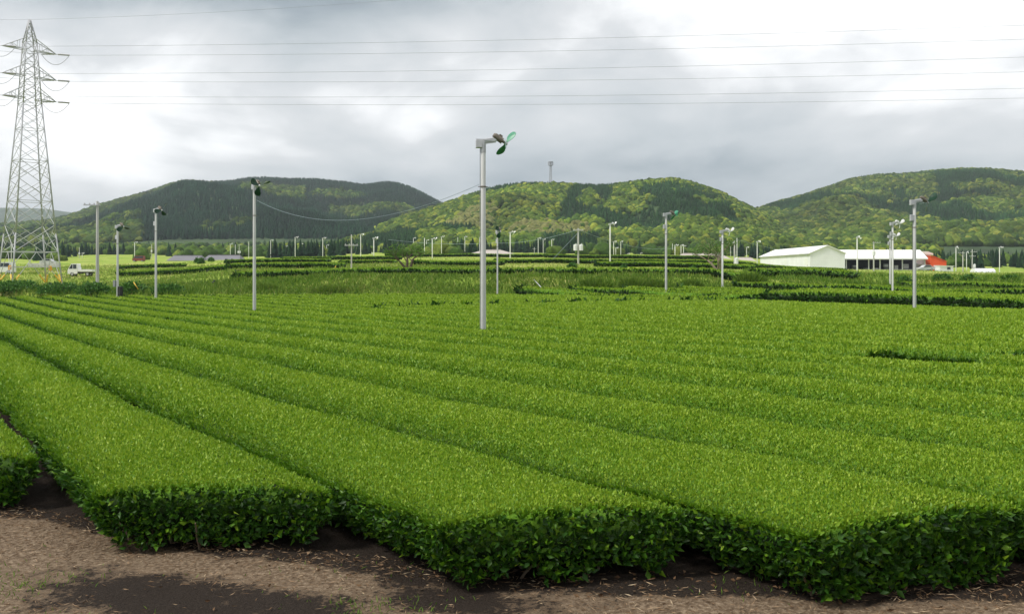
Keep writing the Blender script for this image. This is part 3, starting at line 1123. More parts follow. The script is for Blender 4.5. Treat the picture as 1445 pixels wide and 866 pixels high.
def conf_left(px, v, X, Y, rg):
    nz = fbm(X / 120 + 2, Y / 240, 31, 3) + (rg.random(len(px)) - 0.5) * 0.08
    r = (nz > 0.30).astype(int)
    r[(px < 200) & (nz < 0.58)] = 0
    r[(np.abs(px - 385) < 45) & (np.abs(v - 0.52) < 0.13)] = 0
    r[(np.abs(px - 525) < 60) & (np.abs(v - 0.42) < 0.05)] = 0
    return r


def conf_right(px, v, X, Y, rg):
    nz = fbm(X / 110 + 8, Y / 220, 91, 3) + (rg.random(len(px)) - 0.5) * 0.08
    r = (nz > 0.60).astype(int)
    r[(px > 1320) & (v > 0.45) & (v < 0.86) & (nz > 0.36)] = 1
    r[(px > 1220) & (np.abs(v - 0.25) < 0.10) & (nz > 0.40)] = 1
    return r


hill_wood('forest', 'mixed bright and dark woodland covering the middle hill', f_main, 380, 1320, 38000, 3.1, conf_main, np.array([1.25, 1.12, 0.9]), 1)
hill_wood('forest', 'dark conifer woodland on the left hill', f_left, -150, 790, 50000, 4.6, conf_left, 0.7, 2)  # broadleaf tones also lowered for the painted cloud shadow
hill_wood('forest', 'olive green woodland on the right hill', f_right, 985, 1690, 50000, 4.2, conf_right, np.array([1.0, 0.9, 0.9]), 3)

# belt of trees on the flat land at the foot of the hills
rg = np.random.default_rng(77)
n = 9000
Yb = rg.uniform(330, 900, n)
pxb = rg.uniform(-180, 1640, n)
keep = fbm(pxb / 70, Yb / 60, 19, 3) > np.interp(Yb, [330, 420, 700, 900], [0.60, 0.52, 0.42, 0.40])
keep &= ~((pxb > 200) & (pxb < 380) & (Yb < 420)) & ~((pxb > 1040) & (pxb < 1330) & (Yb < 360))
Xb = (pxb - CX) / F * Yb
Xb, Yb, pxb = Xb[keep], Yb[keep], pxb[keep]
n = len(Xb)
con = (fbm(pxb / 120 + 4, Yb / 90, 23, 3) + rg.normal(size=n) * 0.05) > 0.5
k = rg.uniform(1.8, 3.6, n)
size = np.stack([k, k, k], -1)
size[con] = np.stack([k[con] * 0.75, k[con] * 0.75, k[con] * 0.95], -1)
tint = pal(rg, n, BROAD) * 0.9
tint[con] = pal(rg, con.sum(), CONIF)
wood('treeline', 'belt of dark trees on the flat land at the foot of the hills', np.stack([Xb, Yb, zg(Xb, Yb) - 0.4], -1), con, size, tint)

# ------------------------------------------------------------------ grass on the banks
rg = np.random.default_rng(5)
Cs, Ds, Ls, Ws, Vs = [], [], [], [], []


def blades(n, px0, px1, Y0, Y1, L, tall_fn=None, vmu=0.5):
    px = rg.uniform(px0, px1, n)
    Y = rg.uniform(0, 1, n) ** 1.2 * (Y1 - Y0) + Y0
    X = (px - CX) / F * Y
    ye = y_edge(X, Y)
    ok = (Y > ye + 0.7) & ~((px > 728) & (px < 1095) & (Y < ye + 2.6 + 8.0 * np.clip((px - 735) / 300, 0, 1)))
    X, Y = X[ok], Y[ok]
    z = zg(X, Y)
    d = unit(np.stack([rg.normal(size=len(X)) * 0.45, rg.normal(size=len(X)) * 0.45, np.ones(len(X))], -1))
    h = L * rg.uniform(0.5, 1.4, len(X)) * (0.5 + 1.0 * fbm(X / 2.5, Y / 2.5, 81, 3))
    Cs.append(np.stack([X, Y, z - 0.03], -1))
    Ds.append(d)
    Ls.append(h)
    Ws.append(h * 0.055 + 0.012)
    Vs.append(np.clip(vmu + rg.normal(size=len(X)) * 0.14, 0, 1))


blades(60000, -60, 1520, 76, 94, 0.46, vmu=0.58)
blades(22000, -60, 700, 88, 150, 0.36, vmu=0.66)
blades(20000, 330, 1520, 92, 150, 0.28, vmu=0.78)
blades(14000, 1050, 1520, 88, 118, 0.5, vmu=0.55)
blades(16000, -80, 215, 92, 200, 0.30, vmu=0.72)
blades(9000, -60, 1520, 140, 240, 0.35, vmu=0.80)
lm = leaves_mesh('grass', np.concatenate(Cs), np.concatenate(Ds), np.concatenate(Ls), np.concatenate(Ws), np.concatenate(Vs), M['grass'], rg, 0.2, 0.25)
link(bpy.data.objects.new('grass', lm), kind='stuff')


# ------------------------------------------------------------------ shrubs and tall grass clumps
def shrub(px, py, wpx, hpx, label, kind='shrub', grassy=False, Y=None, bright=0.5, seed=0):
    rg = np.random.default_rng(int(px * 3 + py) + seed)
    if Y is None:
        X, Y = out_point(px, py)
    else:
        X = (px - CX) / F * Y
    z0 = zg1(X, Y)
    wx, hz = wpx * Y / F / 2, hpx * Y / F
    n = int(np.clip(900 * wx * hz, 160, 2200))
    a = unit(rg.normal(size=(n, 3)))
    r = rg.uniform(0.25, 1.0, n) ** 0.45
    lob = 0.72 + 0.5 * fbm(a[:, 0] * 2.2 + 5, a[:, 2] * 2.2 + a[:, 1] * 1.7, 7 + seed, 2)
    P = a * (r * lob)[:, None]
    P[:, 2] = np.abs(P[:, 2])
    if grassy:
        P[:, 2] *= 0.55
    C = np.stack([P[:, 0] * wx, P[:, 1] * wx * 0.8, P[:, 2] * hz], -1)
    if grassy:
        D = unit(P * np.array([0.5, 0.5, 0.3]) + rg.normal(size=(n, 3)) * 0.18 + np.array([0, 0, 0.9]))
        L = rg.uniform(0.4, 0.8, n) * hz * 0.8
        W = L * 0.035 + 0.008
        mt = M['grass']
        v = np.clip(0.56 + rg.normal(size=n) * 0.12, 0, 1)
    else:
        D = unit(P * 0.8 + rg.normal(size=(n, 3)) * 0.7 + np.array([0, 0, 0.25]))
        L = rg.uniform(0.14, 0.30, n)
        W = L * 0.30
        mt = M['shrub_leaf']
        v = np.clip(bright + rg.normal(size=n) * 0.2, 0, 1)
    e = empty(kind, (X, Y, z0), label, 'grass clump' if grassy else 'bush', 'tall grass clumps on the bank' if grassy else 'bushes around the fields')
    child('foliage', leaves_mesh('foliage', C, D, L, W, v, mt, rg), e)
    mb = MB()
    rr = random.Random(seed + int(px))
    for q in range(7):
        a_ = rr.uniform(0, 6.28)
        mb.path([(0.1 * wx * math.cos(a_), 0.1 * wx * math.sin(a_), -0.05), (0.25 * wx * math.cos(a_), 0.25 * wx * math.sin(a_), 0.35 * hz), (0.45 * wx * math.cos(a_), 0.45 * wx * math.sin(a_), 0.7 * hz)], [0.03, 0.022, 0.010], 5)
    child('stems', mb.mesh('stems', M['bark'] if not grassy else M['straw']), e)
    return e


for i, (px, wp, hp, lab) in enumerate([(22, 70, 15, 'leafy bush at the field edge in front of the pylon'), (84, 64, 14, 'leafy bush in front of the right foot of the pylon'),
                                       (133, 50, 17, 'leafy bush around the foot of the cross armed utility pole'), (187, 50, 18, 'broad leaved bush right of the pole with the black box'),
                                       (238, 46, 15, 'broad leaved bush right behind the second green fan pole'), (-30, 60, 15, 'leafy bush at the outer left end of the field edge')]):
    shrub(px, 417, wp, hp, lab, Y=float(np.interp(px, EDGE_X, EDGE_Y)) + 2.6, bright=0.55, seed=i)
for i, (px, py, wp, hp, lab) in enumerate([(840, 411, 48, 20, 'tall grass clump on the bank right of the stay wire'), (893, 411, 40, 21, 'tall grass clump on the bank left of the far fan pole'),
                                           (924, 410, 34, 19, 'tall grass clump on the bank beside the far fan pole'), (976, 410, 34, 18, 'tall grass clump on the bank right of the far fan pole'),
                                           (1058, 405, 40, 22, 'dark leafy clump on the bank left of the rounded hedge'), (372, 411, 46, 14, 'tall grass clump on the bank beside the tall dark fan pole'),
                                           (470, 413, 60, 13, 'tall grass clump on the bank left of the lone tree')]):
    shrub(px, py, wp, hp, lab, 'grass_clump', True, seed=i)
for i, (px, py, wp, hp, lab) in enumerate([(278, 371, 9, 7, 'leftmost of three small round bushes before the grey sheds'), (284, 372, 10, 8, 'middle one of three small round bushes before the grey sheds'),
                                           (298, 369, 9, 6, 'rightmost of three small round bushes before the grey sheds'), (880, 380, 9, 6, 'small round bush on the bare strip right of the tall far fan pole'),
                                           (807, 378, 14, 7, 'low bush at the foot of the transformer pole'), (978, 383, 12, 7, 'low bush left of the spreading tree'),
                                           (1330, 396, 30, 9, 'bush on the right slope below the red building'), (1368, 397, 26, 9, 'bush on the right slope below the white hut'),
                                           (1425, 397, 28, 9, 'bush on the right slope near the picture edge'), (1275, 398, 26, 8, 'bush on the right slope between the two tall fan poles')]):
    shrub(px, py, wp, hp, lab, seed=40 + i, bright=0.45)


# ------------------------------------------------------------------ lone trees
def tree(px, py, wpx, hpx, label, bark, leafn, seed, flat=0.5, dens=1.0):
    X, Y = out_point(px, py)
    rr = random.Random(seed)
    rg = np.random.default_rng(seed)
    hz, wx = hpx * Y / F, wpx * Y / F / 2
    e = empty('tree', (X, Y, zg1(X, Y)), label, 'tree', 'lone trees among the tea')
    tb = MB()
    tips = []

    def grow(p, d, L, r, lev):
        pts, rs = [p.copy()], [r]
        n = 4
        for i in range(n):
            d = (d + Vector((rr.uniform(-1, 1), rr.uniform(-1, 1), rr.uniform(-0.25, 0.45))) * 0.26).normalized()
            p = p + d * L / n
            pts.append(p.copy())
            rs.append(r * (1 - 0.45 * (i + 1) / n))
        tb.path(pts, rs, 6)
        if lev == 0:
            tips.extend(pts[2:])
            return
        if lev == 1:
            tips.extend(pts[3:])
        for k in range(3 if lev > 1 else 4):
            a = rr.uniform(0, 6.28)
            out = Vector((math.cos(a), math.sin(a), rr.uniform(0.0, 0.7))) * 0.9
            grow(pts[-1 - (k % 2)], (d * 0.5 + out).normalized(), L * rr.uniform(0.62, 0.85), rs[-1] * 0.72, lev - 1)

    for k in range(3):
        a = k * 2.1 + rr.uniform(-0.4, 0.4)
        grow(Vector((0.05 * math.cos(a), 0.05 * math.sin(a), -0.1)), Vector((0.55 * math.cos(a), 0.4 * math.sin(a), 1)).normalized(), hz * 0.42, 0.12, 2)
    T = np.array([tp[:] for tp in tips])
    # fit the branch cloud to the crown's width and height
    sx = wx / max(1e-3, np.percentile(np.abs(T[:, 0]), 95))
    sz = hz / np.percentile(T[:, 2], 97)
    S = Matrix.Diagonal((sx, sx, sz, 1))
    bmesh.ops.transform(tb.bm, matrix=S, verts=tb.bm.verts)
    T = T * np.array([sx, sx, sz])
    child('trunk', tb.mesh('trunk', bark, True), e)
    C = T[rg.integers(0, len(T), leafn)] + rg.normal(size=(leafn, 3)) * np.array([0.22, 0.22, 0.10])
    D = unit(rg.normal(size=(leafn, 3)) * np.array([1, 1, 0.5]))
    L = rg.uniform(0.12, 0.24, leafn)
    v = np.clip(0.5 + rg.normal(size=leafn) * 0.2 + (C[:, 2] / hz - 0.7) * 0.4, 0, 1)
    child('crown', leaves_mesh('crown', C, D, L, L * 0.3, v, M['tree_leaf'], rg), e)


tree(577, 383, 56, 36, 'small loose leafy tree on dark forked stems beside the bank top', M['bark'], 1300, 4)
tree(1013, 383, 52, 43, 'spreading flat topped tree on a pale bare trunk in front of beige roofs', M['lightbark'], 1500, 9)

# ------------------------------------------------------------------ frost fans
FANM = {}


def unit_pole(name, r0, r1, mt):
    return MB().tube((0, 0, 0), (0, 0, 1), r0, r1, 12).mesh(name, mt, True)


FANM['pole'] = unit_pole('pole', 0.090, 0.075, M['concrete'])
mb = MB()
mb.box((-0.13, 0, -0.08), (0.22, 0.18, 0.25), bevel=0.02)
mb.tube((0, 0, -0.35), (0, 0, 0.04), 0.085, 0.085, 12)
mb.box((0, 0, 0.05), (0.46, 0.16, 0.05))
FANM['polew'] = unit_pole('pole', 0.090, 0.075, M['white'])
FANM['bracket'] = mb.mesh('bracket', M['zinc'])
FANM['bracketw'] = FANM['bracket'].copy()
mb = MB()
mb.box((0.22, 0, 0.02), (0.42, 0.12, 0.14), bevel=0.02)
mb.box((0.22, 0, -0.062), (0.36, 0.08, 0.03))
FANM['arm'] = mb.mesh('arm', M['zinc'])
tilt = Matrix.Rotation(math.radians(35), 3, 'Y')
mb = MB()
mb.tube(tilt @ Vector((-0.16, 0, 0)), tilt @ Vector((0.14, 0, 0)), 0.10, 0.10, 14)
mb.tube(tilt @ Vector((0.14, 0, 0)), tilt @ Vector((0.24, 0, 0)), 0.05, 0.035, 10)
mb.tube(tilt @ Vector((-0.22, 0, 0)), tilt @ Vector((-0.16, 0, 0)), 0.06, 0.09, 12)
mb.box(tilt @ Vector((0, 0, 0.11)), (0.12, 0.10, 0.06), tilt)
FANM['motor'] = mb.mesh('motor', M['motor'])
FANM['motorw'] = FANM['motor'].copy()
FANM['motorw'].materials[0] = M['whitehead']
FANM['hub'] = MB().tube((0, 0, -0.04), (0, 0, 0.06), 0.06, 0.035, 12).mesh('hub', M['zinc'])


def blade_mesh(mt):
    bm = bmesh.new()
    outl = [(0.05, -0.025), (0.14, -0.06), (0.26, -0.13), (0.38, -0.165), (0.47, -0.15), (0.53, -0.09), (0.545, 0.0), (0.52, 0.085), (0.45, 0.14), (0.34, 0.14), (0.22, 0.10), (0.12, 0.05), (0.05, 0.025)]
    top, bot = [], []
    for (x, y) in outl:
        tw = math.radians(56 - 40 * x)
        zz = y * math.sin(tw) + 0.5 * y * y
        top.append(bm.verts.new((x, y * math.cos(tw), zz + 0.006)))
        bot.append(bm.verts.new((x, y * math.cos(tw), zz - 0.006)))
    n = len(outl)
    ct, cb = bm.verts.new((0.32, 0, 0.004)), bm.verts.new((0.32, 0, -0.008))
    for i in range(n):
        j = (i + 1) % n
        bm.faces.new((top[i], top[j], ct))
        bm.faces.new((bot[j], bot[i], cb))
        bm.faces.new((bot[i], bot[j], top[j], top[i]))
    bmesh.ops.recalc_face_normals(bm, faces=bm.faces)
    me = bpy.data.meshes.new('blade')
    bm.to_mesh(me)
    bm.free()
    me.materials.append(mt)
    return me


FANM['blade_green'] = blade_mesh(M['greenblade'])
FANM['blade_dark'] = blade_mesh(M['shadedblade'])
FANM['blade_white'] = blade_mesh(M['whitehead'])
FANM['box'] = MB().box((0, 0, 0), (0.20, 0.14, 0.32), bevel=0.015).mesh('switch_box', M['zinc'])
FANM['cable'] = MB().tube((0, 0, 0), (0, 0, 1), 0.012, 0.012, 6).mesh('conduit', M['wire'])
FANM['band'] = MB().tube((0, 0, -0.02), (0, 0, 0.02), 0.096, 0.096, 12).tube((-0.17, 0, 0), (0.15, 0, 0), 0.012, 0.012, 6).mesh('clamp', M['motor'])
FANG = 'frost fans on poles among the tea'
TOPS = {}


def fan(px, ytop, ybase, label, style='white', rz=0.0, Y=None, spin=0.0, field=False, thick=1.0):
    if Y is None:
        if field:
            X, Y = tea_point(px, ybase)
        else:
            h_px = ybase - ytop
            Y = min(420.0, max(88.0, 7.0 * F / h_px))
    X = (px - CX) / F * Y
    z0 = float(z_tea(X, Y)) - TEA_H if field else zg1(X, Y)
    H = ZC + (HOR - ytop) * Y / F - z0
    e = empty('frost_fan', (X, Y, z0), label, 'frost fan', FANG, rz)
    w_ = thick
    child('pole', FANM['polew' if style == 'white' else 'pole'], e, scale=(w_, w_, H))
    child('bracket', FANM['bracketw' if style == 'white' else 'bracket'], e, (0, 0, H))
    child('arm', FANM['arm'], e, (0, 0, H), (0, math.radians(-8), 0))
    mo = child('motor', FANM['motorw' if style == 'white' else 'motor'], e, (0.50, 0, H + 0.10))
    hubp = Vector((0.50, 0, H + 0.10)) + tilt @ Vector((0.27, 0, 0))
    # rotor axis: forward and tilted down
    q = (tilt @ Vector((1, 0, 0))).to_track_quat('Z', 'Y')
    R = q.to_matrix() @ Matrix.Rotation(spin, 3, 'Z')
    ro = child('rotor', FANM['hub'], e, hubp, R.to_euler())
    bs = {'white': 0.9, 'dark': 1.12}.get(style, 0.95)
    for k in range(3):
        child('blade', FANM['blade_' + style], ro, (0, 0, 0.0), (0, 0, k * 2 * math.pi / 3), (bs, bs, bs))
    if Y < 110:
        if px not in (682, 359):
            child('switch_box', FANM['box'], e, (-0.14, 0, H * 0.86))
        child('conduit', FANM['cable'], e, (-0.100, 0, 0.3), scale=(1, 1, H - 0.5))
        child('clamp', FANM['band'], e, (0, 0, H * 0.78), scale=(w_, w_, 1))
    TOPS[px] = (X, Y, z0, H)
    return e


R_ = math.radians
fan(682, 200, 462, 'tall frost fan with a bright green blade, nearest pole in the middle of the field', 'green', R_(4), field=True, spin=R_(72))
fan(359, 262, 437, 'tall frost fan with dark green rotor facing us, left of the field middle', 'dark', R_(-55), field=True, spin=R_(30))
fan(220, 296, 422, 'dark green frost fan between the tall dark one and the boxed one', 'dark', R_(-35), field=True, spin=R_(75))
e166 = fan(166, 319, 420.5, 'dark green frost fan with grey and black boxes low on its pole', 'dark', R_(-30), field=True, spin=R_(100))
fan(702, 326, 415.5, 'slim frost fan with dark green rotor just right of the central pole', 'dark', R_(-70), field=True, spin=R_(20), thick=0.75)
fan(940, 302, 419, 'frost fan at the far field edge in front of the middle hill', 'green', R_(12), field=True, spin=R_(60))
fan(1290.5, 284, 432, 'tall frost fan with dark blades at the right edge of the field', 'dark', R_(8), Y=51.5, spin=R_(0))
fan(1259.5, 315, 412.5, 'silver frost fan left of the tall one on the right, foot in the long hedge', 'white', R_(20), Y=82)
fan(1256, 333, 404, 'shorter frost fan directly behind the silver one on the right', 'white', R_(20), Y=97)
fan(1019.5, 326, 408, 'frost fan on the bank beside the spreading tree', 'white', R_(10), Y=88.5)
WF = [(16, 345, 387, 'frost fan seen through the legs of the pylon', 'dark', 0), (116, 357, 374, 'small far frost fan left of the cross armed utility pole', 'white', 0),
      (190, 342, 373, 'far frost fan left of the parked red vehicle', 'white', 0), (325, 344, 367, 'far frost fan above the grey shed roof, left of the lamp box pole', 'white', 0),
      (382, 339, 368, 'far frost fan just right of the tall dark fan pole', 'white', 0), (388, 353, 365, 'tiny far frost fan beside the one right of the tall dark fan pole', 'white', 0),
      (404, 347, 365, 'far thin frost fan about midway between the tall dark fan pole and the lone tree', 'white', 0), (416.5, 335, 367, 'taller left one of a close pair of far frost fans over the dark hedge', 'white', 0),
      (424, 344, 371, 'shorter right one of a close pair of far frost fans over the dark hedge', 'white', 0), (431, 350, 363, 'small far frost fan right of the close pair', 'white', 0),
      (445, 356, 363, 'tiny far frost fan left of the pole pair above the yellow stake', 'white', 0), (455.5, 336, 370, 'taller one of two far frost fans above the yellow stake', 'white', 0),
      (461, 346, 363, 'shorter one of two far frost fans above the yellow stake', 'white', 0), (509, 331, 370, 'far frost fan right of the cross armed pole near the lone tree', 'white', 0),
      (513.5, 345, 362, 'small far frost fan behind the one right of the cross armed pole', 'white', 0), (527.5, 336, 385, 'frost fan standing on the bank top left of the lone tree', 'white', 0),
      (562.5, 344, 358, 'small far frost fan above the left side of the lone tree', 'white', 0), (583.5, 336, 362, 'far frost fan rising behind the crown of the lone tree', 'white', 0),
      (602, 339, 358, 'far frost fan behind the bare post right of the lone tree', 'white', 0), (610, 337, 384, 'frost fan on the bank top right of the lone tree', 'white', 0),
      (623, 334, 364, 'far frost fan right of the one on the bank by the lone tree', 'white', 0), (656, 334, 361, 'far frost fan at the left end of the beige roof', 'white', 0),
      (677, 335, 364, 'far frost fan half hidden beside the central pole', 'white', 0), (720, 328, 382, 'frost fan in front of the beige roof, right of the central pole', 'white', 0),
      (759.5, 336, 366, 'leftmost of three far frost fans left of the transformer pole', 'white', 0), (766.5, 338, 361, 'middle one of three far frost fans left of the transformer pole', 'white', 0),
      (778.5, 338, 366, 'rightmost of three far frost fans left of the transformer pole', 'white', 0), (861, 316, 382, 'tall far frost fan right of the transformer pole', 'white', 0),
      (866, 341, 372, 'far frost fan touching the tall one right of the transformer pole', 'white', 0), (869, 350, 377, 'shortest frost fan in the cluster right of the transformer pole', 'white', 0),
      (876, 341, 369, 'rightmost frost fan in the cluster right of the transformer pole', 'white', 0), (886, 358, 364, 'tiny far frost fan right of the cluster beside the transformer pole', 'white', 0),
      (904, 357, 364, 'tiny far frost fan midway to the far field edge fan', 'white', 0), (919, 359, 365, 'tiny far frost fan just left of the far field edge fan', 'white', 0),
      (952.5, 346, 383, 'white headed frost fan right of the far field edge fan', 'white', 0), (961, 346, 376, 'left one of two white headed frost fans before the beige roof', 'white', 0),
      (964.5, 347, 375, 'right one of two white headed frost fans before the beige roof', 'white', 0), (1053.5, 349, 376, 'thin frost fan between the spreading tree and the white factory', 'white', 0),
      (1068.5, 341, 382, 'frost fan at the left corner of the white factory', 'white', 0), (1209.5, 335, 391, 'frost fan in front of the open shed beside the factory', 'white', 0),
      (1226, 354, 388, 'low frost fan in front of the open shed posts', 'white', 0), (1287, 354, 388, 'frost fan in front of the two storey white block, behind the tall right pole', 'white', 0),
      (1349, 349, 388, 'frost fan with several lamps right of the white hut', 'white', 0), (1364, 356, 389, 'frost fan right of the bare post beyond the white hut', 'white', 0),
      (1410.5, 349, 388, 'frost fan standing alone near the right picture edge', 'white', 0), (1437, 375, 388, 'tiny frost fan at the right picture edge', 'white', 0)]
for i, (px, yt, yb, lab, st, _) in enumerate(WF):
    fan(px, yt, yb, lab, st, R_(rnd.uniform(5, 45)), spin=rnd.uniform(0, 2), thick=1.2)

# boxes on the edge pole
X, Y, z0, H = TOPS[166]
mb = MB().box((0, 0, 0), (0.26, 0.22, 0.52), bevel=0.02)
child('control_box', mb.mesh('control_box', M['grey']), e166, (-0.24, -0.05, 1.75))
mb = MB().box((0, 0, 0), (0.34, 0.24, 0.75), bevel=0.03)
child('meter_box', mb.mesh('meter_box', M['black']), e166, (0.30, 0.0, 1.15))


# ------------------------------------------------------------------ plain posts and utility poles
POSTM = unit_pole('post', 0.085, 0.07, M['concrete'])
POSTM.materials[0] = M['white']
CAPM = MB().tube((0, 0, 0), (0, 0, 0.05), 0.08, 0.03, 10).mesh('cap', M['zinc'])


def post(px, ytop, ybase, label, Y=None, thick=1.0):
    Y = Y or min(420.0, max(88.0, 7.0 * F / (ybase - ytop)))
    X = (px - CX) / F * Y
    z0 = zg1(X, Y)
    H = ZC + (HOR - ytop) * Y / F - z0
    e = empty('post', (X, Y, z0), label, 'post', 'bare posts among the tea')
    child('shaft', POSTM, e, scale=(thick, thick, H))
    child('cap', CAPM, e, (0, 0, H))
    return e


for a in [(51, 349, 376, 'thin bare post behind the pylon legs'), (201, 356, 374, 'bare post right of the parked red vehicle'), (351, 341, 367, 'bare post just left of the tall dark fan pole'),
          (332, 345, 367, 'bare post above the grey roof between fan and box pole'), (411, 352, 365, 'low bare post left of the close pair of fans'), (438.5, 349, 363, 'bare post left of the fans above the yellow stake'),
          (477, 349, 363, 'thin bare post left of the cross armed pole by the lone tree'), (484, 351, 362, 'thin bare post beside the cross armed pole by the lone tree'), (502, 356, 364, 'tiny bare post between cross armed pole and fan'),
          (525, 356, 385, 'short bare post touching the fan on the bank top'), (599, 336, 374, 'tall bare post right of the lone tree'), (646, 335, 358, 'bare post left of the beige roof'),
          (949, 344, 366, 'bare post just right of the far field edge fan'), (1031, 347, 368, 'bare post behind the spreading tree'), (1040, 336, 372, 'tall bare post right of the spreading tree'),
          (1043.5, 354, 373, 'short bare post right of the spreading tree'), (1084, 357, 385, 'white post before the left half of the factory wall'), (1128, 355, 386, 'white post before the right half of the factory wall'),
          (1177.5, 356, 388, 'white post before the factory gable'), (1252, 352, 388, 'post beside the frost fan pair in front of the open shed'), (1359, 356, 388, 'bare post between the two fans beyond the white hut')]:
    post(*a, thick=1.2)


UTG = 'concrete utility poles'
XARM = MB().box((0, 0, 0), (1.5, 0.09, 0.09)).mesh('crossarm', M['zinc'])
INSM = MB().tube((0, 0, 0), (0, 0, 0.14), 0.05, 0.04, 8).tube((0, 0, 0.05), (0, 0, 0.08), 0.07, 0.07, 8).mesh('insulator', M['porcelain'])
TRM = MB().tube((0, 0, -0.42), (0, 0, 0.42), 0.30, 0.30, 14).tube((0, 0, 0.42), (0, 0, 0.50), 0.30, 0.10, 14).tube((0.1, 0, 0.48), (0.1, 0, 0.66), 0.04, 0.03, 6).mesh('transformer', M['whitehead'])
UPOLE = unit_pole('shaft', 0.15, 0.10, M['oldconcrete'])
UP = {}


def utility(px, ytop, ybase, label, Y=None, arms=((0.3, 0.0),), trans=(), thick=1.0, rz=0.0):
    Y = Y or min(420.0, max(88.0, 9.0 * F / (ybase - ytop)))
    X = (px - CX) / F * Y
    z0 = zg1(X, Y)
    H = ZC + (HOR - ytop) * Y / F - z0
    e = empty('utility_pole', (X, Y, z0), label, 'utility pole', UTG, rz)
    child('shaft', UPOLE, e, scale=(thick, thick, H))
    for dz, off in arms:
        a = child('crossarm', XARM, e, (off, -0.12, H - dz))
        for k in (-0.65, -0.2, 0.2, 0.65):
            child('insulator', INSM, a, (k, 0, 0.045))
    for off, dz in trans:
        child('transformer', TRM, e, (off, -0.05, H - dz))
    UP[px] = Vector((X, Y, z0 + H))
    return e


utility(137.5, 284, 407, 'bare concrete utility pole with one crossarm reaching left, right of the pylon', Y=91, arms=((0.35, -0.45),), thick=1.05)
utility(112, 349, 374, 'far utility pole with a small box, left of the cross armed pole', arms=(), trans=((0, 2.6),))
utility(214, 345, 373, 'far utility pole with a white box right of the parked red vehicle', arms=(), trans=((0, 2.8),))
utility(337.5, 345, 367, 'far utility pole with white boxes above the grey shed roof', arms=((0.2, 0.2),), trans=((-0.35, 3.2), (0.35, 3.2)))
utility(496, 331, 383, 'brown utility pole with small crossarm left of the lone tree', arms=((1.2, 0.0),), Y=112, thick=0.6)
utility(613, 350, 360, 'tiny far utility pole right of the lone tree', arms=((0.5, 0),), Y=410)
utility(668, 346, 358, 'tiny far utility pole standing behind the beige roof', arms=((0.9, 0),), Y=410)
utility(754, 349, 362, 'tiny far utility pole left of the three far frost fans', arms=((0.7, 0),), Y=400)
utility(816, 322, 380, 'white utility pole carrying two transformers in the middle of the terraces', arms=((0.3, 0.0),), trans=((-0.42, 2.9), (0.42, 2.9)), Y=150)
utility(843, 347, 362, 'small far utility pole right of the transformer pole', arms=((0.4, 0), (0.9, 0)), Y=400)
utility(1036.5, 340, 383, 'doubled utility pole with a box right of the spreading tree', arms=((0.3, -0.4),), trans=((0.25, 3.0),), Y=150)
utility(1233, 341, 389, 'utility pole with one transformer in front of the open shed', arms=((0.2, 0.5),), trans=((0, 2.2),), Y=190)
utility(1358.8, 355, 388, 'utility pole with left crossarm beyond the white hut', arms=((0.3, -0.4),), Y=232)
utility(1372, 352, 386, 'utility pole with two crossarms right of the white hut', arms=((0.6, 0.3), (1.6, 0)), trans=((0.5, 4.0),), Y=240)


def cable(name, pts, r, mt, label, group=None, cat='cable'):
    me = MB().path(pts, r, 5).mesh(name, mt, True)
    return link(bpy.data.objects.new(name, me), None, None, label, cat, group)


def sag(a, b, s, n=24):
    a, b = Vector(a), Vector(b)
    return [a.lerp(b, i / n) - Vector((0, 0, s * 4 * (i / n) * (1 - i / n))) for i in range(n + 1)]


def pt(px, py, Y):
    return Vector(((px - CX) / F * Y, Y, ZC + (HOR - py) * Y / F))


Xc, Yc, zc_, Hc = TOPS[682]
Xd, Yd, zd_, Hd = TOPS[359]
cable('cable', sag((Xd + 0.1, Yd, zd_ + Hd - 0.75), (Xc - 0.14, Yc, zc_ + Hc * 0.79), 1.1), 0.008, M['bluewire'], 'thin pale cable sagging between the tall dark fan and the central pole')
for a, b, s, lab in [((816, 324, 150), (700, 343, 200), 0.6, 'blue grey cable running left from the transformer pole over the terraces'),
                     ((816, 324, 150), (952, 350, 230), 1.2, 'blue grey cable running right from the transformer pole towards the far fans'),
                     ((1040, 338, 185), (1180, 362, 300), 0.8, 'blue grey cable from the tall bare post down to the factory roof'),
                     ((816, 328, 150), (780, 366, 150), 0.0, 'straight stay wire slanting left from the transformer pole'),
                     ((548, 338, 230), (700, 343, 200), 0.5, 'blue grey cable crossing in front of the middle hill behind the central pole')]:
    cable('cable', sag(pt(*a), pt(*b), s), 0.025, M['bluewire'], lab, 'cables between the poles')
# stay wire guard and stakes on the bank
link(bpy.data.objects.new('stay_rod', MB().path([pt(753.5, 394.5, 86), pt(768.5, 410.5, 79)], 0.035, 6).mesh('stay_rod', M['zinc'], True)), None, None, 'pale slanting stay rod on the grassy bank right of the central pole', 'stay rod')
for a, b, Y, lab in [((188.5, 398), (195, 408), 84, 'yellow slanting stake in the bushes right of the pole with boxes'), ((474, 375), (470.5, 383), 116, 'yellow slanting stake at the end of the dark hedge')]:
    link(bpy.data.objects.new('stake', MB().path([pt(*a, Y), pt(*b, Y)], 0.04, 6).mesh('stake', M['yellow'], True)), None, None, lab, 'stake')
X, Y = out_point(302, 403.5)
mb = MB().box((0, 0, 0.2), (0.34, 0.3, 0.42), bevel=0.07)
mb.tube((0, 0, 0.4), (0.05, 0, 0.52), 0.06, 0.10, 8)
o = link(bpy.data.objects.new('sack', mb.mesh('sack', M['black'], True)), None, None, 'small dark sack lying on the grassy bank left of the tall dark fan', 'sack')
o.location = (X, Y, zg1(X, Y))

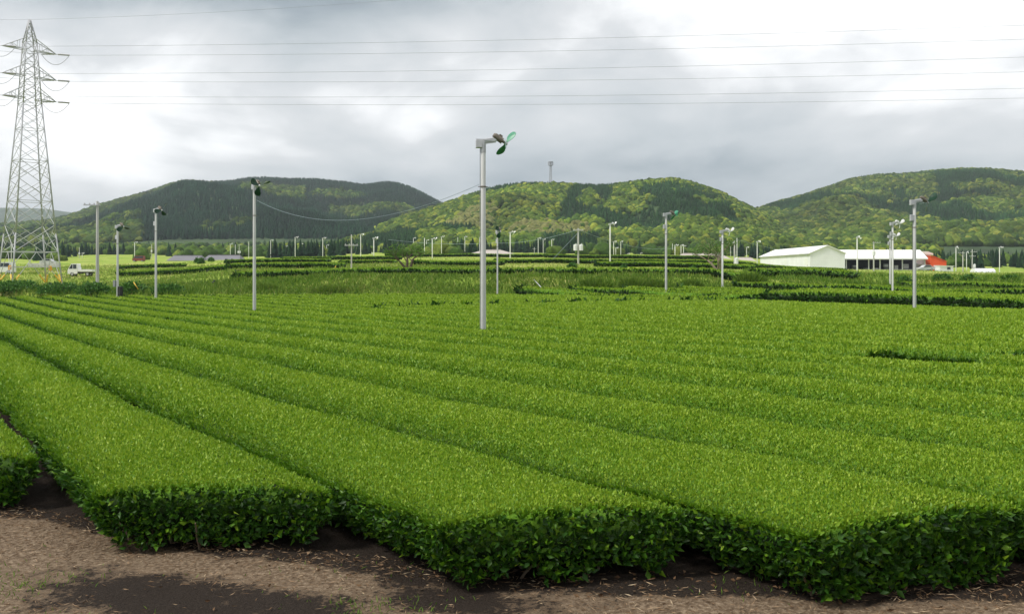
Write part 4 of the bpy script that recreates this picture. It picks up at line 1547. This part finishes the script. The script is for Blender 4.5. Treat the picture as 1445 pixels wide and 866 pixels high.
# ------------------------------------------------------------------ pylon
TY = 127.0
TX = (42 - CX) / F * TY
TZ = zg1(TX, TY) - 0.05
pylon = empty('pylon', (TX, TY, TZ), 'tall grey lattice power pylon with yellow leg guards behind the left field edge', 'pylon')
TOPZ = ZC + (HOR - 28) * TY / F - TZ
zs = np.array([0, 6.5, 22.8, 30.6, TOPZ])
hd = np.array([4.2, 3.35, 1.55, 0.95, 0.12])       # half diagonal


def leg_at(k, z):
    r = float(np.interp(z, zs, hd))
    a = math.radians(-92 + 90 * k)
    return Vector((r * math.cos(a), r * math.sin(a), z))


for k in range(4):
    mb = MB()
    for z0, z1 in zip(zs[:-1], zs[1:]):
        mb.tube(leg_at(k, z0), leg_at(k, z1), 0.095 if z0 < 20 else 0.07, n=6)
    lg = child('leg', mb.mesh('leg', M['tower'], True), pylon)
    p = leg_at(k, 0)
    child('footing', MB().box((p.x, p.y, -0.05), (0.85, 0.85, 0.6), bevel=0.05).mesh('footing', M['concrete']), lg)
lev = [0.6, 4.2, 7.6, 10.6, 13.3, 15.7, 17.8, 19.7, 21.4, 22.9, 24.2, 25.5, 26.8, 28.1, 29.4, 30.6, 31.8, 33.0, TOPZ - 0.5]
for i, (z0, z1) in enumerate(zip(lev[:-1], lev[1:])):
    mb = MB()
    yel = MB()
    r = 0.042 if z0 < 14 else 0.032
    for k in range(4):
        j = (k + 1) % 4
        a0, b0, a1, b1 = leg_at(k, z0), leg_at(j, z0), leg_at(k, z1), leg_at(j, z1)
        if i == 0:
            # K brace from the feet, guarded in yellow at the bottom
            mdp = (a1 + b1) / 2
            for q in (leg_at(k, 0.15), leg_at(j, 0.15)):
                yel.tube(q, q.lerp(mdp, 0.30), 0.11, n=6)
                mb.tube(q.lerp(mdp, 0.30), mdp, r, n=5)
        else:
            mb.tube(a0, b1, r, n=5)
            mb.tube(b0, a1, r, n=5)
            if z0 < 15:
                c = (a0 + b0 + a1 + b1) / 4
                mb.tube(a0.lerp(a1, 0.5), a0.lerp(b1, 0.27), r * 0.7, n=4)
                mb.tube(b0.lerp(b1, 0.5), b0.lerp(a1, 0.27), r * 0.7, n=4)
                mb.tube(a0.lerp(a1, 0.5), b0.lerp(a1, 0.75), r * 0.7, n=4)
                mb.tube(b0.lerp(b1, 0.5), a0.lerp(b1, 0.75), r * 0.7, n=4)
        if i % 2 == 0 or z0 > 22:
            mb.tube(a1, b1, r, n=5)
    child('bracing', mb.mesh('bracing', M['tower']), pylon)
    if i == 0:
        child('leg_guard', yel.mesh('leg_guard', M['yellow']), pylon)
    else:
        yel.bm.free()
for (px, py) in ((29.5, 377.5), (76.5, 378), (7, 379), (53.5, 380)):
    sgn = 0.40 if py < 379 else 0.26
    p = pt(px, py, TY - 3) - Vector((TX, TY, TZ))
    p = p * 1.0
    mb = MB().box((0, 0, 0), (sgn, 0.05, sgn * 1.35), bevel=0.02)
    zz = p.z
    a, b_ = (leg_at(3, zz), leg_at(0, zz)) if px < 42 else (leg_at(0, zz), leg_at(1, zz))
    tt = 0.72 if px < 25 and px > 20 else (0.25 if px == 29.5 else 0.85 if px == 76.5 else 0.5)
    q = b_.lerp(a, 0.25) if px < 42 else a.lerp(b_, 0.78)
    if py > 379:
        a, b_ = (leg_at(2, zz), leg_at(3, zz)) if px < 42 else (leg_at(2, zz), leg_at(1, zz))
        q = a.lerp(b_, 0.7 if px < 42 else 0.4)
    child('warning_plate', mb.mesh('warning_plate', M['orange']), pylon, q)
# rail that carries the plates
mb = MB()
for k in range(4):
    mb.tube(leg_at(k, 2.3), leg_at((k + 1) % 4, 2.3), 0.04, n=5)
child('rail', mb.mesh('rail', M['tower']), pylon)

ARM_D = Vector((0.66, 0.75, 0)).normalized()
arm_z = [ZC + (HOR - y) * TY / F - TZ for y in (139.5, 108.5, 71)]
WIRES = []
LINE_D = Vector((1.0, -0.045, 0)).normalized()
for zi, z in enumerate(arm_z):
    for sg in (-1, 1):
        tip = ARM_D * (3.35 * sg)
        tip.z = z
        mb = MB()
        r_in = float(np.interp(z, zs, hd)) * 0.7
        side = Vector((-ARM_D.y, ARM_D.x, 0))
        for q in (-1, 1):
            lo = ARM_D * (r_in * 0.8 * sg) + side * (q * r_in * 0.75)
            lo.z = z
            hi_ = lo * 0.9
            hi_.z = z + 1.5
            mb.tube(lo, tip, 0.06, n=5)
            mb.tube(hi_, tip, 0.05, n=5)
            for f in (0.3, 0.6):
                mb.tube(lo.lerp(tip, f), hi_.lerp(tip, f), 0.03, n=4)
            mb.tube(lo.lerp(tip, 0.3), hi_.lerp(tip, 0.6), 0.03, n=4)
        a0 = ARM_D * (r_in * 0.8 * sg)
        mb.tube(Vector((a0.x + side.x * r_in * 0.75, a0.y + side.y * r_in * 0.75, z)), Vector((a0.x - side.x * r_in * 0.75, a0.y - side.y * r_in * 0.75, z)), 0.05, n=5)
        arm_o = child('crossarm', mb.mesh('crossarm', M['tower']), pylon)
        ends = {}
        for dd, nm in ((LINE_D, 'r'), (Vector((-0.90, -0.42, 0)).normalized(), 'l')):
            e0 = tip + dd * 0.25
            e1 = tip + dd * 1.75 - Vector((0, 0, 0.12))
            m2 = MB()
            m2.tube(tip, e0, 0.03, n=5)
            for q in range(9):
                c = e0.lerp(e1, (q + 0.5) / 9)
                ax = (e1 - e0).normalized() * 0.05
                m2.tube(c - ax, c + ax, 0.13, 0.09, 8)
            m2.tube(e0, e1, 0.035, n=5)
            child('insulator_string', m2.mesh('insulator_string', M['porcelain'], True), arm_o)
            ends[nm] = e1
        jm = sag(ends['l'], ends['r'], 1.3, 12)
        child('jumper_wire', MB().path(jm, 0.028, 4).mesh('jumper_wire', M['wire'], True), arm_o)
        WIRES.append((zi, sg, ends['r'] + Vector((TX, TY, TZ)), ends['l'] + Vector((TX, TY, TZ))))
right_y = {(0, 1): 133, (0, -1): 119, (1, 1): 96, (1, -1): 75, (2, 1): 50, (2, -1): 30}
WL = {(0, 1): 'lowest power line crossing the sky to the right of the pylon', (0, -1): 'second lowest power line crossing the sky right of the pylon', (1, 1): 'third power line from the bottom crossing the sky right of the pylon',
      (1, -1): 'fourth power line from the bottom crossing the sky right of the pylon', (2, 1): 'fifth power line from the bottom crossing the sky right of the pylon', (2, -1): 'sixth power line from the bottom crossing the sky right of the pylon'}
WLn = {0: 'lowest', 1: 'middle', 2: 'upper'}
for zi, sg, pr, pl in WIRES:
    Ye = 119.0 + (2.0 if sg > 0 else -2.0)
    q = pt(1445, right_y[(zi, sg)], Ye)
    q2 = pr + (q - pr) * 1.25
    cable('power_line', sag(pr, q2, 0.75, 40), 0.015, M['wire'], WL[(zi, sg)], 'power lines of the pylon', 'power line')
    q = pl + Vector((-22, -9, 1.0))
    cable('power_line', sag(pl, q, 0.3, 10), 0.015, M['wire'], '%s power line leaving the %s arm of the pylon towards the left' % (WLn[zi], 'near' if sg < 0 else 'far'), 'power lines of the pylon', 'power line')
top = Vector((TX, TY, TZ + TOPZ))
cable('power_line', sag(top, pt(700, -12, 123), 0.5, 30), 0.012, M['wire'], 'topmost earth wire rising to the right from the tip of the pylon', 'power lines of the pylon', 'power line')
cable('power_line', sag(top, top + Vector((-22, -9, -1.0)), 0.4, 10), 0.012, M['wire'], 'earth wire leaving the tip of the pylon to the left', 'power lines of the pylon', 'power line')

# mast on the hill
X, Y, Z = [float(np.asarray(a)) for a in f_main(777, 1.0)]
mast = empty('radio_mast', (X, Y, Z), 'thin lattice radio mast with a drum head on the crest of the middle hill', 'radio mast')
H = ZC + (HOR - 228) * Y / F - Z
mb = MB()
for k in range(4):
    a = k * math.pi / 2 + 0.5
    mb.tube((1.5 * math.cos(a), 1.5 * math.sin(a), 0), (0.8 * math.cos(a), 0.8 * math.sin(a), H), 0.22, 0.18, 5)
n = 12
for i in range(n):
    for k in range(4):
        a, b_ = k * math.pi / 2 + 0.5, (k + 1) * math.pi / 2 + 0.5
        r0, r1 = 1.5 - 0.7 * i / n, 1.5 - 0.7 * (i + 1) / n
        mb.tube((r0 * math.cos(a), r0 * math.sin(a), H * i / n), (r1 * math.cos(b_), r1 * math.sin(b_), H * (i + 1) / n), 0.12, n=4)
child('lattice', mb.mesh('lattice', M['tower']), mast)
mb = MB()
for z in (H - 4.0, H - 0.6):
    mb.tube((0, 0, z), (0, 0, z + 0.35), 2.6, 2.6, 14)
for k in range(8):
    a = k * math.pi / 4
    mb.tube((2.4 * math.cos(a), 2.4 * math.sin(a), H - 4), (2.4 * math.cos(a), 2.4 * math.sin(a), H - 0.3), 0.25, n=5)
child('antenna_platform', mb.mesh('antenna_platform', M['tower']), mast)


# ------------------------------------------------------------------ vehicles
WHEEL = {}
for nm, r in (('truck', 0.27), ('car', 0.30)):
    WHEEL[nm] = (MB().tube((0, -0.08, 0), (0, 0.08, 0), r, r, 18).mesh('tyre', M['black'], True), MB().tube((0, -0.09, 0), (0, 0.09, 0), r * 0.6, r * 0.6, 14).mesh('rim', M['silver']))


def wheels(parent, kind, xs, half, r):
    for x in xs:
        for sy in (-1, 1):
            w_ = child('wheel', WHEEL[kind][0], parent, (x, sy * half, r))
            child('rim', WHEEL[kind][1], w_)


TXp, TYp = out_point(115, 389.5, 120, 200)
tk = empty('pickup_truck', (TXp, TYp, zg1(TXp, TYp)), 'small white flatbed truck facing left in the meadow right of the pylon', 'truck', None, R_(4))
# faces -x
cab = [(-1.65, 0.32), (-1.68, 0.78), (-1.60, 0.98), (-1.22, 1.68), (-1.10, 1.76), (-0.42, 1.76), (-0.34, 1.70), (-0.34, 0.32)]
mb = MB().prism(cab, 'y', -0.70, 0.70)
child('cab', mb.mesh('cab', M['white']), tk)
g = MB()
g.prism([(-1.50, 1.03), (-1.17, 1.62), (-0.98, 1.64), (-0.98, 1.03)], 'y', -0.712, -0.66)
g.prism([(-0.92, 1.03), (-0.92, 1.64), (-0.46, 1.64), (-0.46, 1.03)], 'y', -0.712, -0.66)
g.prism([(-1.50, 1.03), (-1.17, 1.62), (-0.98, 1.64), (-0.98, 1.03)], 'y', 0.66, 0.712)
child('side_window', g.mesh('side_window', M['glass']), tk)
child('windscreen', MB().prism([(-1.595, 1.02), (-1.575, 1.02), (-1.235, 1.64), (-1.255, 1.64)], 'y', -0.6, 0.6).mesh('windscreen', M['glass']), tk)
mb = MB()
mb.box((0.68, 0, 0.66), (1.96, 1.40, 0.06))
mb.box((0.68, -0.685, 0.82), (1.96, 0.035, 0.28))
mb.box((0.68, 0.685, 0.82), (1.96, 0.035, 0.28))
mb.box((1.65, 0, 0.82), (0.035, 1.38, 0.28))
mb.box((-0.28, 0, 0.98), (0.04, 1.38, 0.58))
child('cargo_bed', mb.mesh('cargo_bed', M['white']), tk)
mb = MB().box((0.65, 0, 0.50), (2.0, 0.8, 0.20)).box((0.2, -0.5, 0.45), (0.4, 0.25, 0.22))
child('chassis', mb.mesh('chassis', M['black']), tk)
for sy in (-1, 1):
    child('headlight', MB().box((-1.675, sy * 0.52, 0.72), (0.05, 0.24, 0.14), bevel=0.02).mesh('headlight', M['lamp']), tk)
child('bumper', MB().box((-1.69, 0, 0.42), (0.08, 1.36, 0.18), bevel=0.02).mesh('bumper', M['grey']), tk)
wheels(tk, 'truck', (-1.05, 1.05), 0.62, 0.27)


def car(px, py, Y, label, mt, rz=0.0, van=False):
    X = (px - CX) / F * Y
    e = empty('parked_car', (X, Y, zg1(X, Y)), label, 'car', None, rz)
    if van:
        b_ = [(-1.65, 0.28), (-1.68, 0.85), (-1.25, 1.02), (-0.95, 1.75), (1.55, 1.78), (1.66, 1.0), (1.66, 0.28)]
        gl = [(-1.10, 1.06), (-0.88, 1.62), (1.45, 1.64), (1.52, 1.06)]
    else:
        b_ = [(-2.05, 0.28), (-2.08, 0.68), (-1.10, 0.88), (-0.45, 1.40), (0.85, 1.42), (1.55, 0.98), (2.05, 0.90), (2.08, 0.28)]
        gl = [(-0.92, 0.90), (-0.40, 1.32), (0.80, 1.34), (1.35, 0.95)]
    child('body', MB().prism(b_, 'y', -0.78, 0.78).mesh('body', mt), e)
    child('side_window', MB().prism(gl, 'y', -0.79, 0.79).mesh('side_window', M['glass']), e)
    wheels(e, 'car', (-1.15, 1.2), 0.70, 0.30)
    for sy in (-1, 1):
        child('headlight', MB().box((b_[1][0] + 0.02, sy * 0.55, 0.66), (0.06, 0.3, 0.13)).mesh('headlight', M['lamp']), e)
    return e


car(3.5, 386, 150, 'white van cut by the left picture edge behind the pylon', M['white'], R_(3), True)
car(69, 376, 255, 'pale car half hidden behind the grass, seen between the pylon legs', M['silver'], R_(180))
car(196, 374, 300, 'faded red car parked below the dark trees left of the grey sheds', M['redcar'], R_(0), True)
car(1306, 384, 246, 'silver car parked beside the red building', M['silver'], R_(10))


# ------------------------------------------------------------------ buildings
def bld_point(px, Y):
    return Vector(((px - CX) / F * Y, Y, 0))


# white factory hall: long wall runs away from us, gable faces us
fy = 250.0
C0 = bld_point(1143, fy)
gz = zg1(C0.x, fy) - 0.2
hall = empty('factory_hall', (C0.x, C0.y, gz), 'long white factory hall with a gable end and low pitched white roof', 'factory')
Wd_, Ln, Ev, Rg = 8.7, 50.0, 4.25, 6.1
child('wall', MB().prism([(0, 0), (Wd_, 0), (Wd_, Ev), (Wd_ / 2, Rg), (0, Ev)], 'y', 0, Ln).mesh('wall', M['clad']), hall)
ov = 0.35
sl_ = (Rg - Ev) / (Wd_ / 2)
child('roof', MB().prism([(-ov, Ev - ov * sl_ + 0.03), (Wd_ / 2, Rg + 0.03), (Wd_ + ov, Ev - ov * sl_ + 0.03), (Wd_ + ov, Ev - ov * sl_ + 0.22), (Wd_ / 2, Rg + 0.24), (-ov, Ev - ov * sl_ + 0.22)], 'y', -0.3, Ln + 0.3).mesh('roof', M['roofwhite']), hall)
child('gutter', MB().box((-ov - 0.06, Ln / 2, Ev - ov * sl_ + 0.05), (0.12, Ln, 0.14)).mesh('gutter', M['zinc']), hall)
for yd in (3.0, 22.0):
    dr = child('door', MB().box((-0.03, yd, 1.5), (0.08, 3.0, 3.0)).mesh('door', M['white']), hall)
    child('handle', MB().box((-0.09, yd - 1.1, 1.3), (0.05, 0.1, 0.3)).mesh('handle', M['grey']), dr)

# open shed with posts
D0 = bld_point(1192.5, 256)
shed = empty('open_shed', (D0.x, D0.y, zg1(D0.x, 256) - 0.2), 'long white roofed open shed on posts with dark interior beside the factory hall', 'shed')
SL, SD = 20.5, 9.0
Ev, Rg = 2.95, 5.1
mb = MB()
mb.box((-0.05 - 1.0, SD / 2, 1.5), (2.0, SD, 3.0))
child('end_wall', mb.mesh('end_wall', M['clad']), shed)
child('gable', MB().prism([(0, 2.9), (SD, 2.9), (SD / 2, Rg - 0.1)], 'x', -2.0, -0.1).mesh('gable', M['clad']), shed)
child('back_wall', MB().box((SL / 2, SD * 0.7, 1.5), (SL, 0.15, 3.0)).mesh('back_wall', M['dark']), shed)
child('roof', MB().prism([(-0.6, Ev - 0.1), (SD / 2, Rg), (SD + 0.5, Ev - 0.1), (SD + 0.5, Ev + 0.1), (SD / 2, Rg + 0.2), (-0.6, Ev + 0.1)], 'x', -2.2, SL + 0.4).mesh('roof', M['roofwhite']), shed)
child('fascia', MB().box((SL / 2 - 0.9, -0.66, Ev - 0.05), (SL + 2.4, 0.08, 0.35)).mesh('fascia', M['white']), shed)
for i in range(8):
    child('column', MB().box((0.3 + i * (SL - 0.5) / 7, 0.0, Ev / 2), (0.24, 0.24, Ev)).mesh('column', M['concrete']), shed)
child('floor_slab', MB().box((SL / 2, SD / 2, 0.1), (SL + 1, SD, 0.25)).mesh('floor_slab', M['oldconcrete']), shed)
rr = random.Random(3)
for i in range(7):
    x = 1.5 + i * 2.6 + rr.uniform(-0.5, 0.5)
    hgt = rr.uniform(0.6, 1.6)
    wdt = rr.uniform(0.7, 1.5)
    c = empty('crate_stack', shed.location + Vector((x, 3.0 + rr.uniform(0, 2), 0.23)), 'grey and white goods stacked in the shade of the open shed', 'crates', 'goods under the open shed')
    for q in range(max(1, int(hgt / 0.35))):
        child('crate', MB().box((rr.uniform(-0.06, 0.06), 0, 0.17 + q * 0.35), (wdt, 0.9, 0.33), bevel=0.02).mesh('crate', M[rr.choice(['grey', 'white', 'silver'])]), c)

# two storey block
B0 = bld_point(1291, 262)
blk = empty('office_block', (B0.x, B0.y, zg1(B0.x, 262) - 0.2), 'two storey white block with a dark upper window between shed and red building', 'building')
child('wall', MB().box((2.1, 3, 2.1), (4.2, 6, 4.2)).mesh('wall', M['clad']), blk)
child('roof', MB().prism([(-4.5, 4.25), (4.6, 4.25), (4.5, 4.6), (3.2, 5.1), (-4.5, 5.3)], 'y', -0.6, 6.4).mesh('roof', M['roofwhite']), blk)
child('canopy', MB().box((2.3, -0.7, 1.75), (4.4, 1.4, 0.22)).mesh('canopy', M['white']), blk)
wdw = child('window', MB().box((2.9, -0.02, 3.2), (1.1, 0.10, 1.0)).mesh('window_frame', M['white']), blk)
child('pane', MB().box((2.9, -0.05, 3.2), (0.95, 0.10, 0.85)).mesh('pane', M['glass']), wdw)

# red building
E0 = bld_point(1313, 258)
red = empty('red_building', (E0.x, E0.y, zg1(E0.x, 258) - 0.3), 'bright orange red building with a sloping roofline right of the white block', 'building')
child('wall', MB().prism([(0, 0), (4.1, 0), (4.1, 2.6), (0.9, 3.85), (0, 3.95)], 'y', 0, 7).mesh('wall', M['red']), red)
child('roof', MB().prism([(-0.1, 3.98), (0.9, 3.88), (4.2, 2.6), (4.2, 2.72), (0.95, 4.00), (-0.1, 4.10)], 'y', -0.15, 7.1).mesh('roof', M['red']), red)
G0 = bld_point(1326, 243)
hut = empty('hut', (G0.x, G0.y, zg1(G0.x, 243) - 0.25), 'low white hut with one dark window in front of the red building', 'hut')
child('wall', MB().box((1.65, 1.5, 0.75), (3.3, 3, 1.5)).mesh('wall', M['clad']), hut)
child('roof', MB().prism([(-0.15, 1.52), (3.5, 1.40), (3.5, 1.52), (-0.15, 1.66)], 'y', -0.2, 3.2).mesh('roof', M['roofwhite']), hut)
wdw = child('window', MB().box((2.2, -0.01, 0.95), (0.85, 0.08, 0.62)).mesh('window_frame', M['grey']), hut)
child('pane', MB().box((2.2, -0.04, 0.95), (0.72, 0.08, 0.5)).mesh('pane', M['glass']), wdw)


def low_roof(px0, px1, y_ridge, y_eave, Y, label, mt, depth=9.0, hip=2.5):
    a, b_ = bld_point(px0, Y), bld_point(px1, Y)
    z0 = zg1((a.x + b_.x) / 2, Y)
    L = (b_ - a).length
    zr, ze = ZC + (HOR - y_ridge) * Y / F - z0, ZC + (HOR - y_eave) * Y / F - z0
    z0 -= max(0.0, 2.2 - ze)
    zr, ze = zr + max(0.0, 2.2 - ze), max(ze, 2.2)
    e = empty('farm_shed', (a.x, a.y, z0), label, 'shed', 'farm sheds behind the terraces')
    child('wall', MB().box((L / 2, depth / 2, ze / 2), (L - 0.8, depth - 0.8, ze)).mesh('wall', M['clad']), e)
    bm = MB()
    v = [bm.bm.verts.new(p) for p in [(0, 0, ze - 0.05), (L, 0, ze - 0.05), (L, depth, ze - 0.05), (0, depth, ze - 0.05), (hip, depth / 2, zr), (L - hip, depth / 2, zr)]]
    for f in ((0, 1, 5, 4), (1, 2, 5), (2, 3, 4, 5), (3, 0, 4), (3, 2, 1, 0)):
        bm.bm.faces.new([v[i] for i in f])
    child('roof', bm.mesh('roof', mt), e)
    child('ridge_cap', MB().box((L / 2, depth / 2, zr + 0.05), (L - 2 * hip, 0.4, 0.16)).mesh('ridge_cap', mt), e)
    child('door', MB().box((1.6, 0.36, ze * 0.45), (1.6, 0.1, ze * 0.8)).mesh('door', M['dark']), e)


low_roof(234, 283, 360, 367.5, 300, 'grey tiled shed with a light gable at the left end of the grey roofs', M['tilegrey'], 9, 1.0)
low_roof(284, 338, 359.5, 367, 306, 'longer grey tiled shed at the right of the grey roofs, under the box pole', M['tilegrey'], 9, 1.0)
low_roof(652, 736, 352.0, 360.5, 330, 'wide pale beige roofed shed behind the terraces at the central pole', M['roofbeige'], 10, 7.0)
low_roof(954, 1034, 357, 366, 320, 'pale beige roofed shed behind the spreading tree', M['roofbeige'], 10, 3.0)
low_roof(1044, 1068, 363, 368.5, 325, 'small beige roofed shed left of the white factory', M['roofbeige'], 9, 0.8)

# white vinyl tunnels at the right
for px, wpx, lab in ((1382, 18, 'left one of two low white plastic tunnels near the right picture edge'), (1396, 9, 'right one of two low white plastic tunnels near the right picture edge')):
    Y = 236
    X = (px - CX) / F * Y
    e = empty('plastic_tunnel', (X, Y, zg1(X, Y)), lab, 'plastic tunnel')
    L = wpx * Y / F
    arc = [(math.cos(a) * 1.6, math.sin(a) * 1.0) for a in np.linspace(math.pi, 0, 12)]
    child('cover', MB().prism(arc, 'x', -L / 2, L / 2).mesh('cover', M['vinyl'], False), e)
    mb = MB()
    for k in range(5):
        x = -L / 2 + L * k / 4
        mb.path([(x, p[0] * 1.02, p[1] * 1.02) for p in arc], 0.03, 4)
    child('hoops', mb.mesh('hoops', M['zinc']), e)

# retaining kerb seen through the pylon legs
a, b_ = bld_point(40, 190), bld_point(85, 190)
mb = MB().box(((a.x + b_.x) / 2, 190, zg1((a.x + b_.x) / 2, 190) + 0.35), ((b_ - a).length, 0.4, 0.9), bevel=0.05)
link(bpy.data.objects.new('retaining_wall', mb.mesh('retaining_wall', M['oldconcrete'])), None, None, 'low grey concrete wall seen between the pylon legs', 'wall')

# ------------------------------------------------------------------ litter on the dirt
rg = np.random.default_rng(3)
n = 70000
X = rg.uniform(-8, 7, n)
Y = rg.uniform(5.2, 14, n)
ok = (np.abs(X) < 0.58 * Y + 1)
s_, t_ = X * RD[0] + Y * RD[1], X * RN[0] + Y * RN[1]
ok &= s_ < front_s(t_) + 0.5
sdk = soil_dark(X, Y) + (fbm(X * 0.9, Y * 0.9, 33, 4) - 0.5) * 1.2
ok &= rg.random(n) < np.clip(1.0 - sdk * 1.2, 0.05, 1)
X, Y = X[ok], Y[ok]
n = len(X)
Zg = zg(X, Y) + (fbm(X * 1.3, Y * 1.3, 21, 4) - 0.5) * 0.10
a = rg.uniform(0, 6.28, n)
L = rg.uniform(0.02, 0.08, n)
D = unit(np.stack([np.cos(a), np.sin(a), rg.normal(size=n) * 0.15 + 0.05], -1))
lm = leaves_mesh('straw_litter', np.stack([X, Y, Zg + 0.012], -1), D, L, rg.uniform(0.0015, 0.004, n), np.clip(0.58 + rg.normal(size=n) * 0.24, 0, 1), M['straw'], rg, 0.2, 0.1)
link(bpy.data.objects.new('straw_litter', lm), kind='stuff')
n = 9000
X = rg.uniform(-8, 7, n)
Y = rg.uniform(5.2, 13, n)
s_, t_ = X * RD[0] + Y * RD[1], X * RN[0] + Y * RN[1]
g_ = s_ - front_s(t_)
ok = (g_ < 0.6) & (rg.random(n) < np.exp(-np.abs(g_ - 0.1) * 2.6) + 0.05)
X, Y = X[ok], Y[ok]
n = len(X)
Zg = zg(X, Y) + (fbm(X * 1.3, Y * 1.3, 21, 4) - 0.5) * 0.10
a = rg.uniform(0, 6.28, n)
D = unit(np.stack([np.cos(a), np.sin(a), rg.normal(size=n) * 0.25 + 0.1], -1))
L = rg.uniform(0.02, 0.05, n)
lm = leaves_mesh('fallen_leaves', np.stack([X, Y, Zg + 0.016], -1), D, L, L * 0.24, np.clip(0.18 + rg.normal(size=n) * 0.2, 0, 1), M['straw'], rg, 0.3, 0.15)
link(bpy.data.objects.new('fallen_leaves', lm), kind='stuff')
# sparse short grass patches on the dirt
Cs, v_ = [], []
for (x, y, r, cnt) in ((-3.45, 6.25, 0.38, 800), (-3.9, 7.6, 0.25, 300), (-0.95, 6.85, 0.18, 120), (-2.0, 6.35, 0.22, 160), (-5.0, 8.3, 0.3, 200), (1.7, 6.9, 0.2, 60), (-1.3, 7.7, 0.4, 60)):
    p = rg.normal(size=(cnt, 2)) * r * np.array([1.5, 0.7]) + np.array([x, y])
    Cs.append(p)
P = np.concatenate(Cs)
X, Y = P[:, 0], P[:, 1]
n = len(X)
Zg = zg(X, Y) + (fbm(X * 1.3, Y * 1.3, 21, 4) - 0.5) * 0.10
D = unit(np.stack([rg.normal(size=n) * 0.8, rg.normal(size=n) * 0.8, np.ones(n)], -1))
L = rg.uniform(0.02, 0.06, n)
lm = leaves_mesh('short_grass', np.stack([X, Y, Zg - 0.003], -1), D, L, rg.uniform(0.002, 0.004, n), np.clip(0.5 + rg.normal(size=n) * 0.15, 0, 1), M['grass'], rg, 0.2, 0.2)
link(bpy.data.objects.new('short_grass', lm), kind='stuff')

# ------------------------------------------------------------------ haze
if HAZE > 0:
    hm = bpy.data.materials.new('haze')
    hm.use_nodes = True
    ht = NT(hm.node_tree)
    ht.n.clear()
    pv = ht.new('ShaderNodeVolumePrincipled')
    pv.inputs['Color'].default_value = (0.82, 0.90, 1.0, 1)
    pv.inputs['Density'].default_value = HAZE
    pv.inputs['Anisotropy'].default_value = 0.2
    oo = ht.new('ShaderNodeOutputMaterial')
    ht.l.new(pv.outputs[0], oo.inputs['Volume'])
    zlo = float(GZ.min()) - 1.5
    mb = MB().box((0, 0, (zlo + 330) / 2), (11000, 11000, 330 - zlo))
    hz_ = link(bpy.data.objects.new('haze', mb.mesh('haze', hm)), kind='stuff')
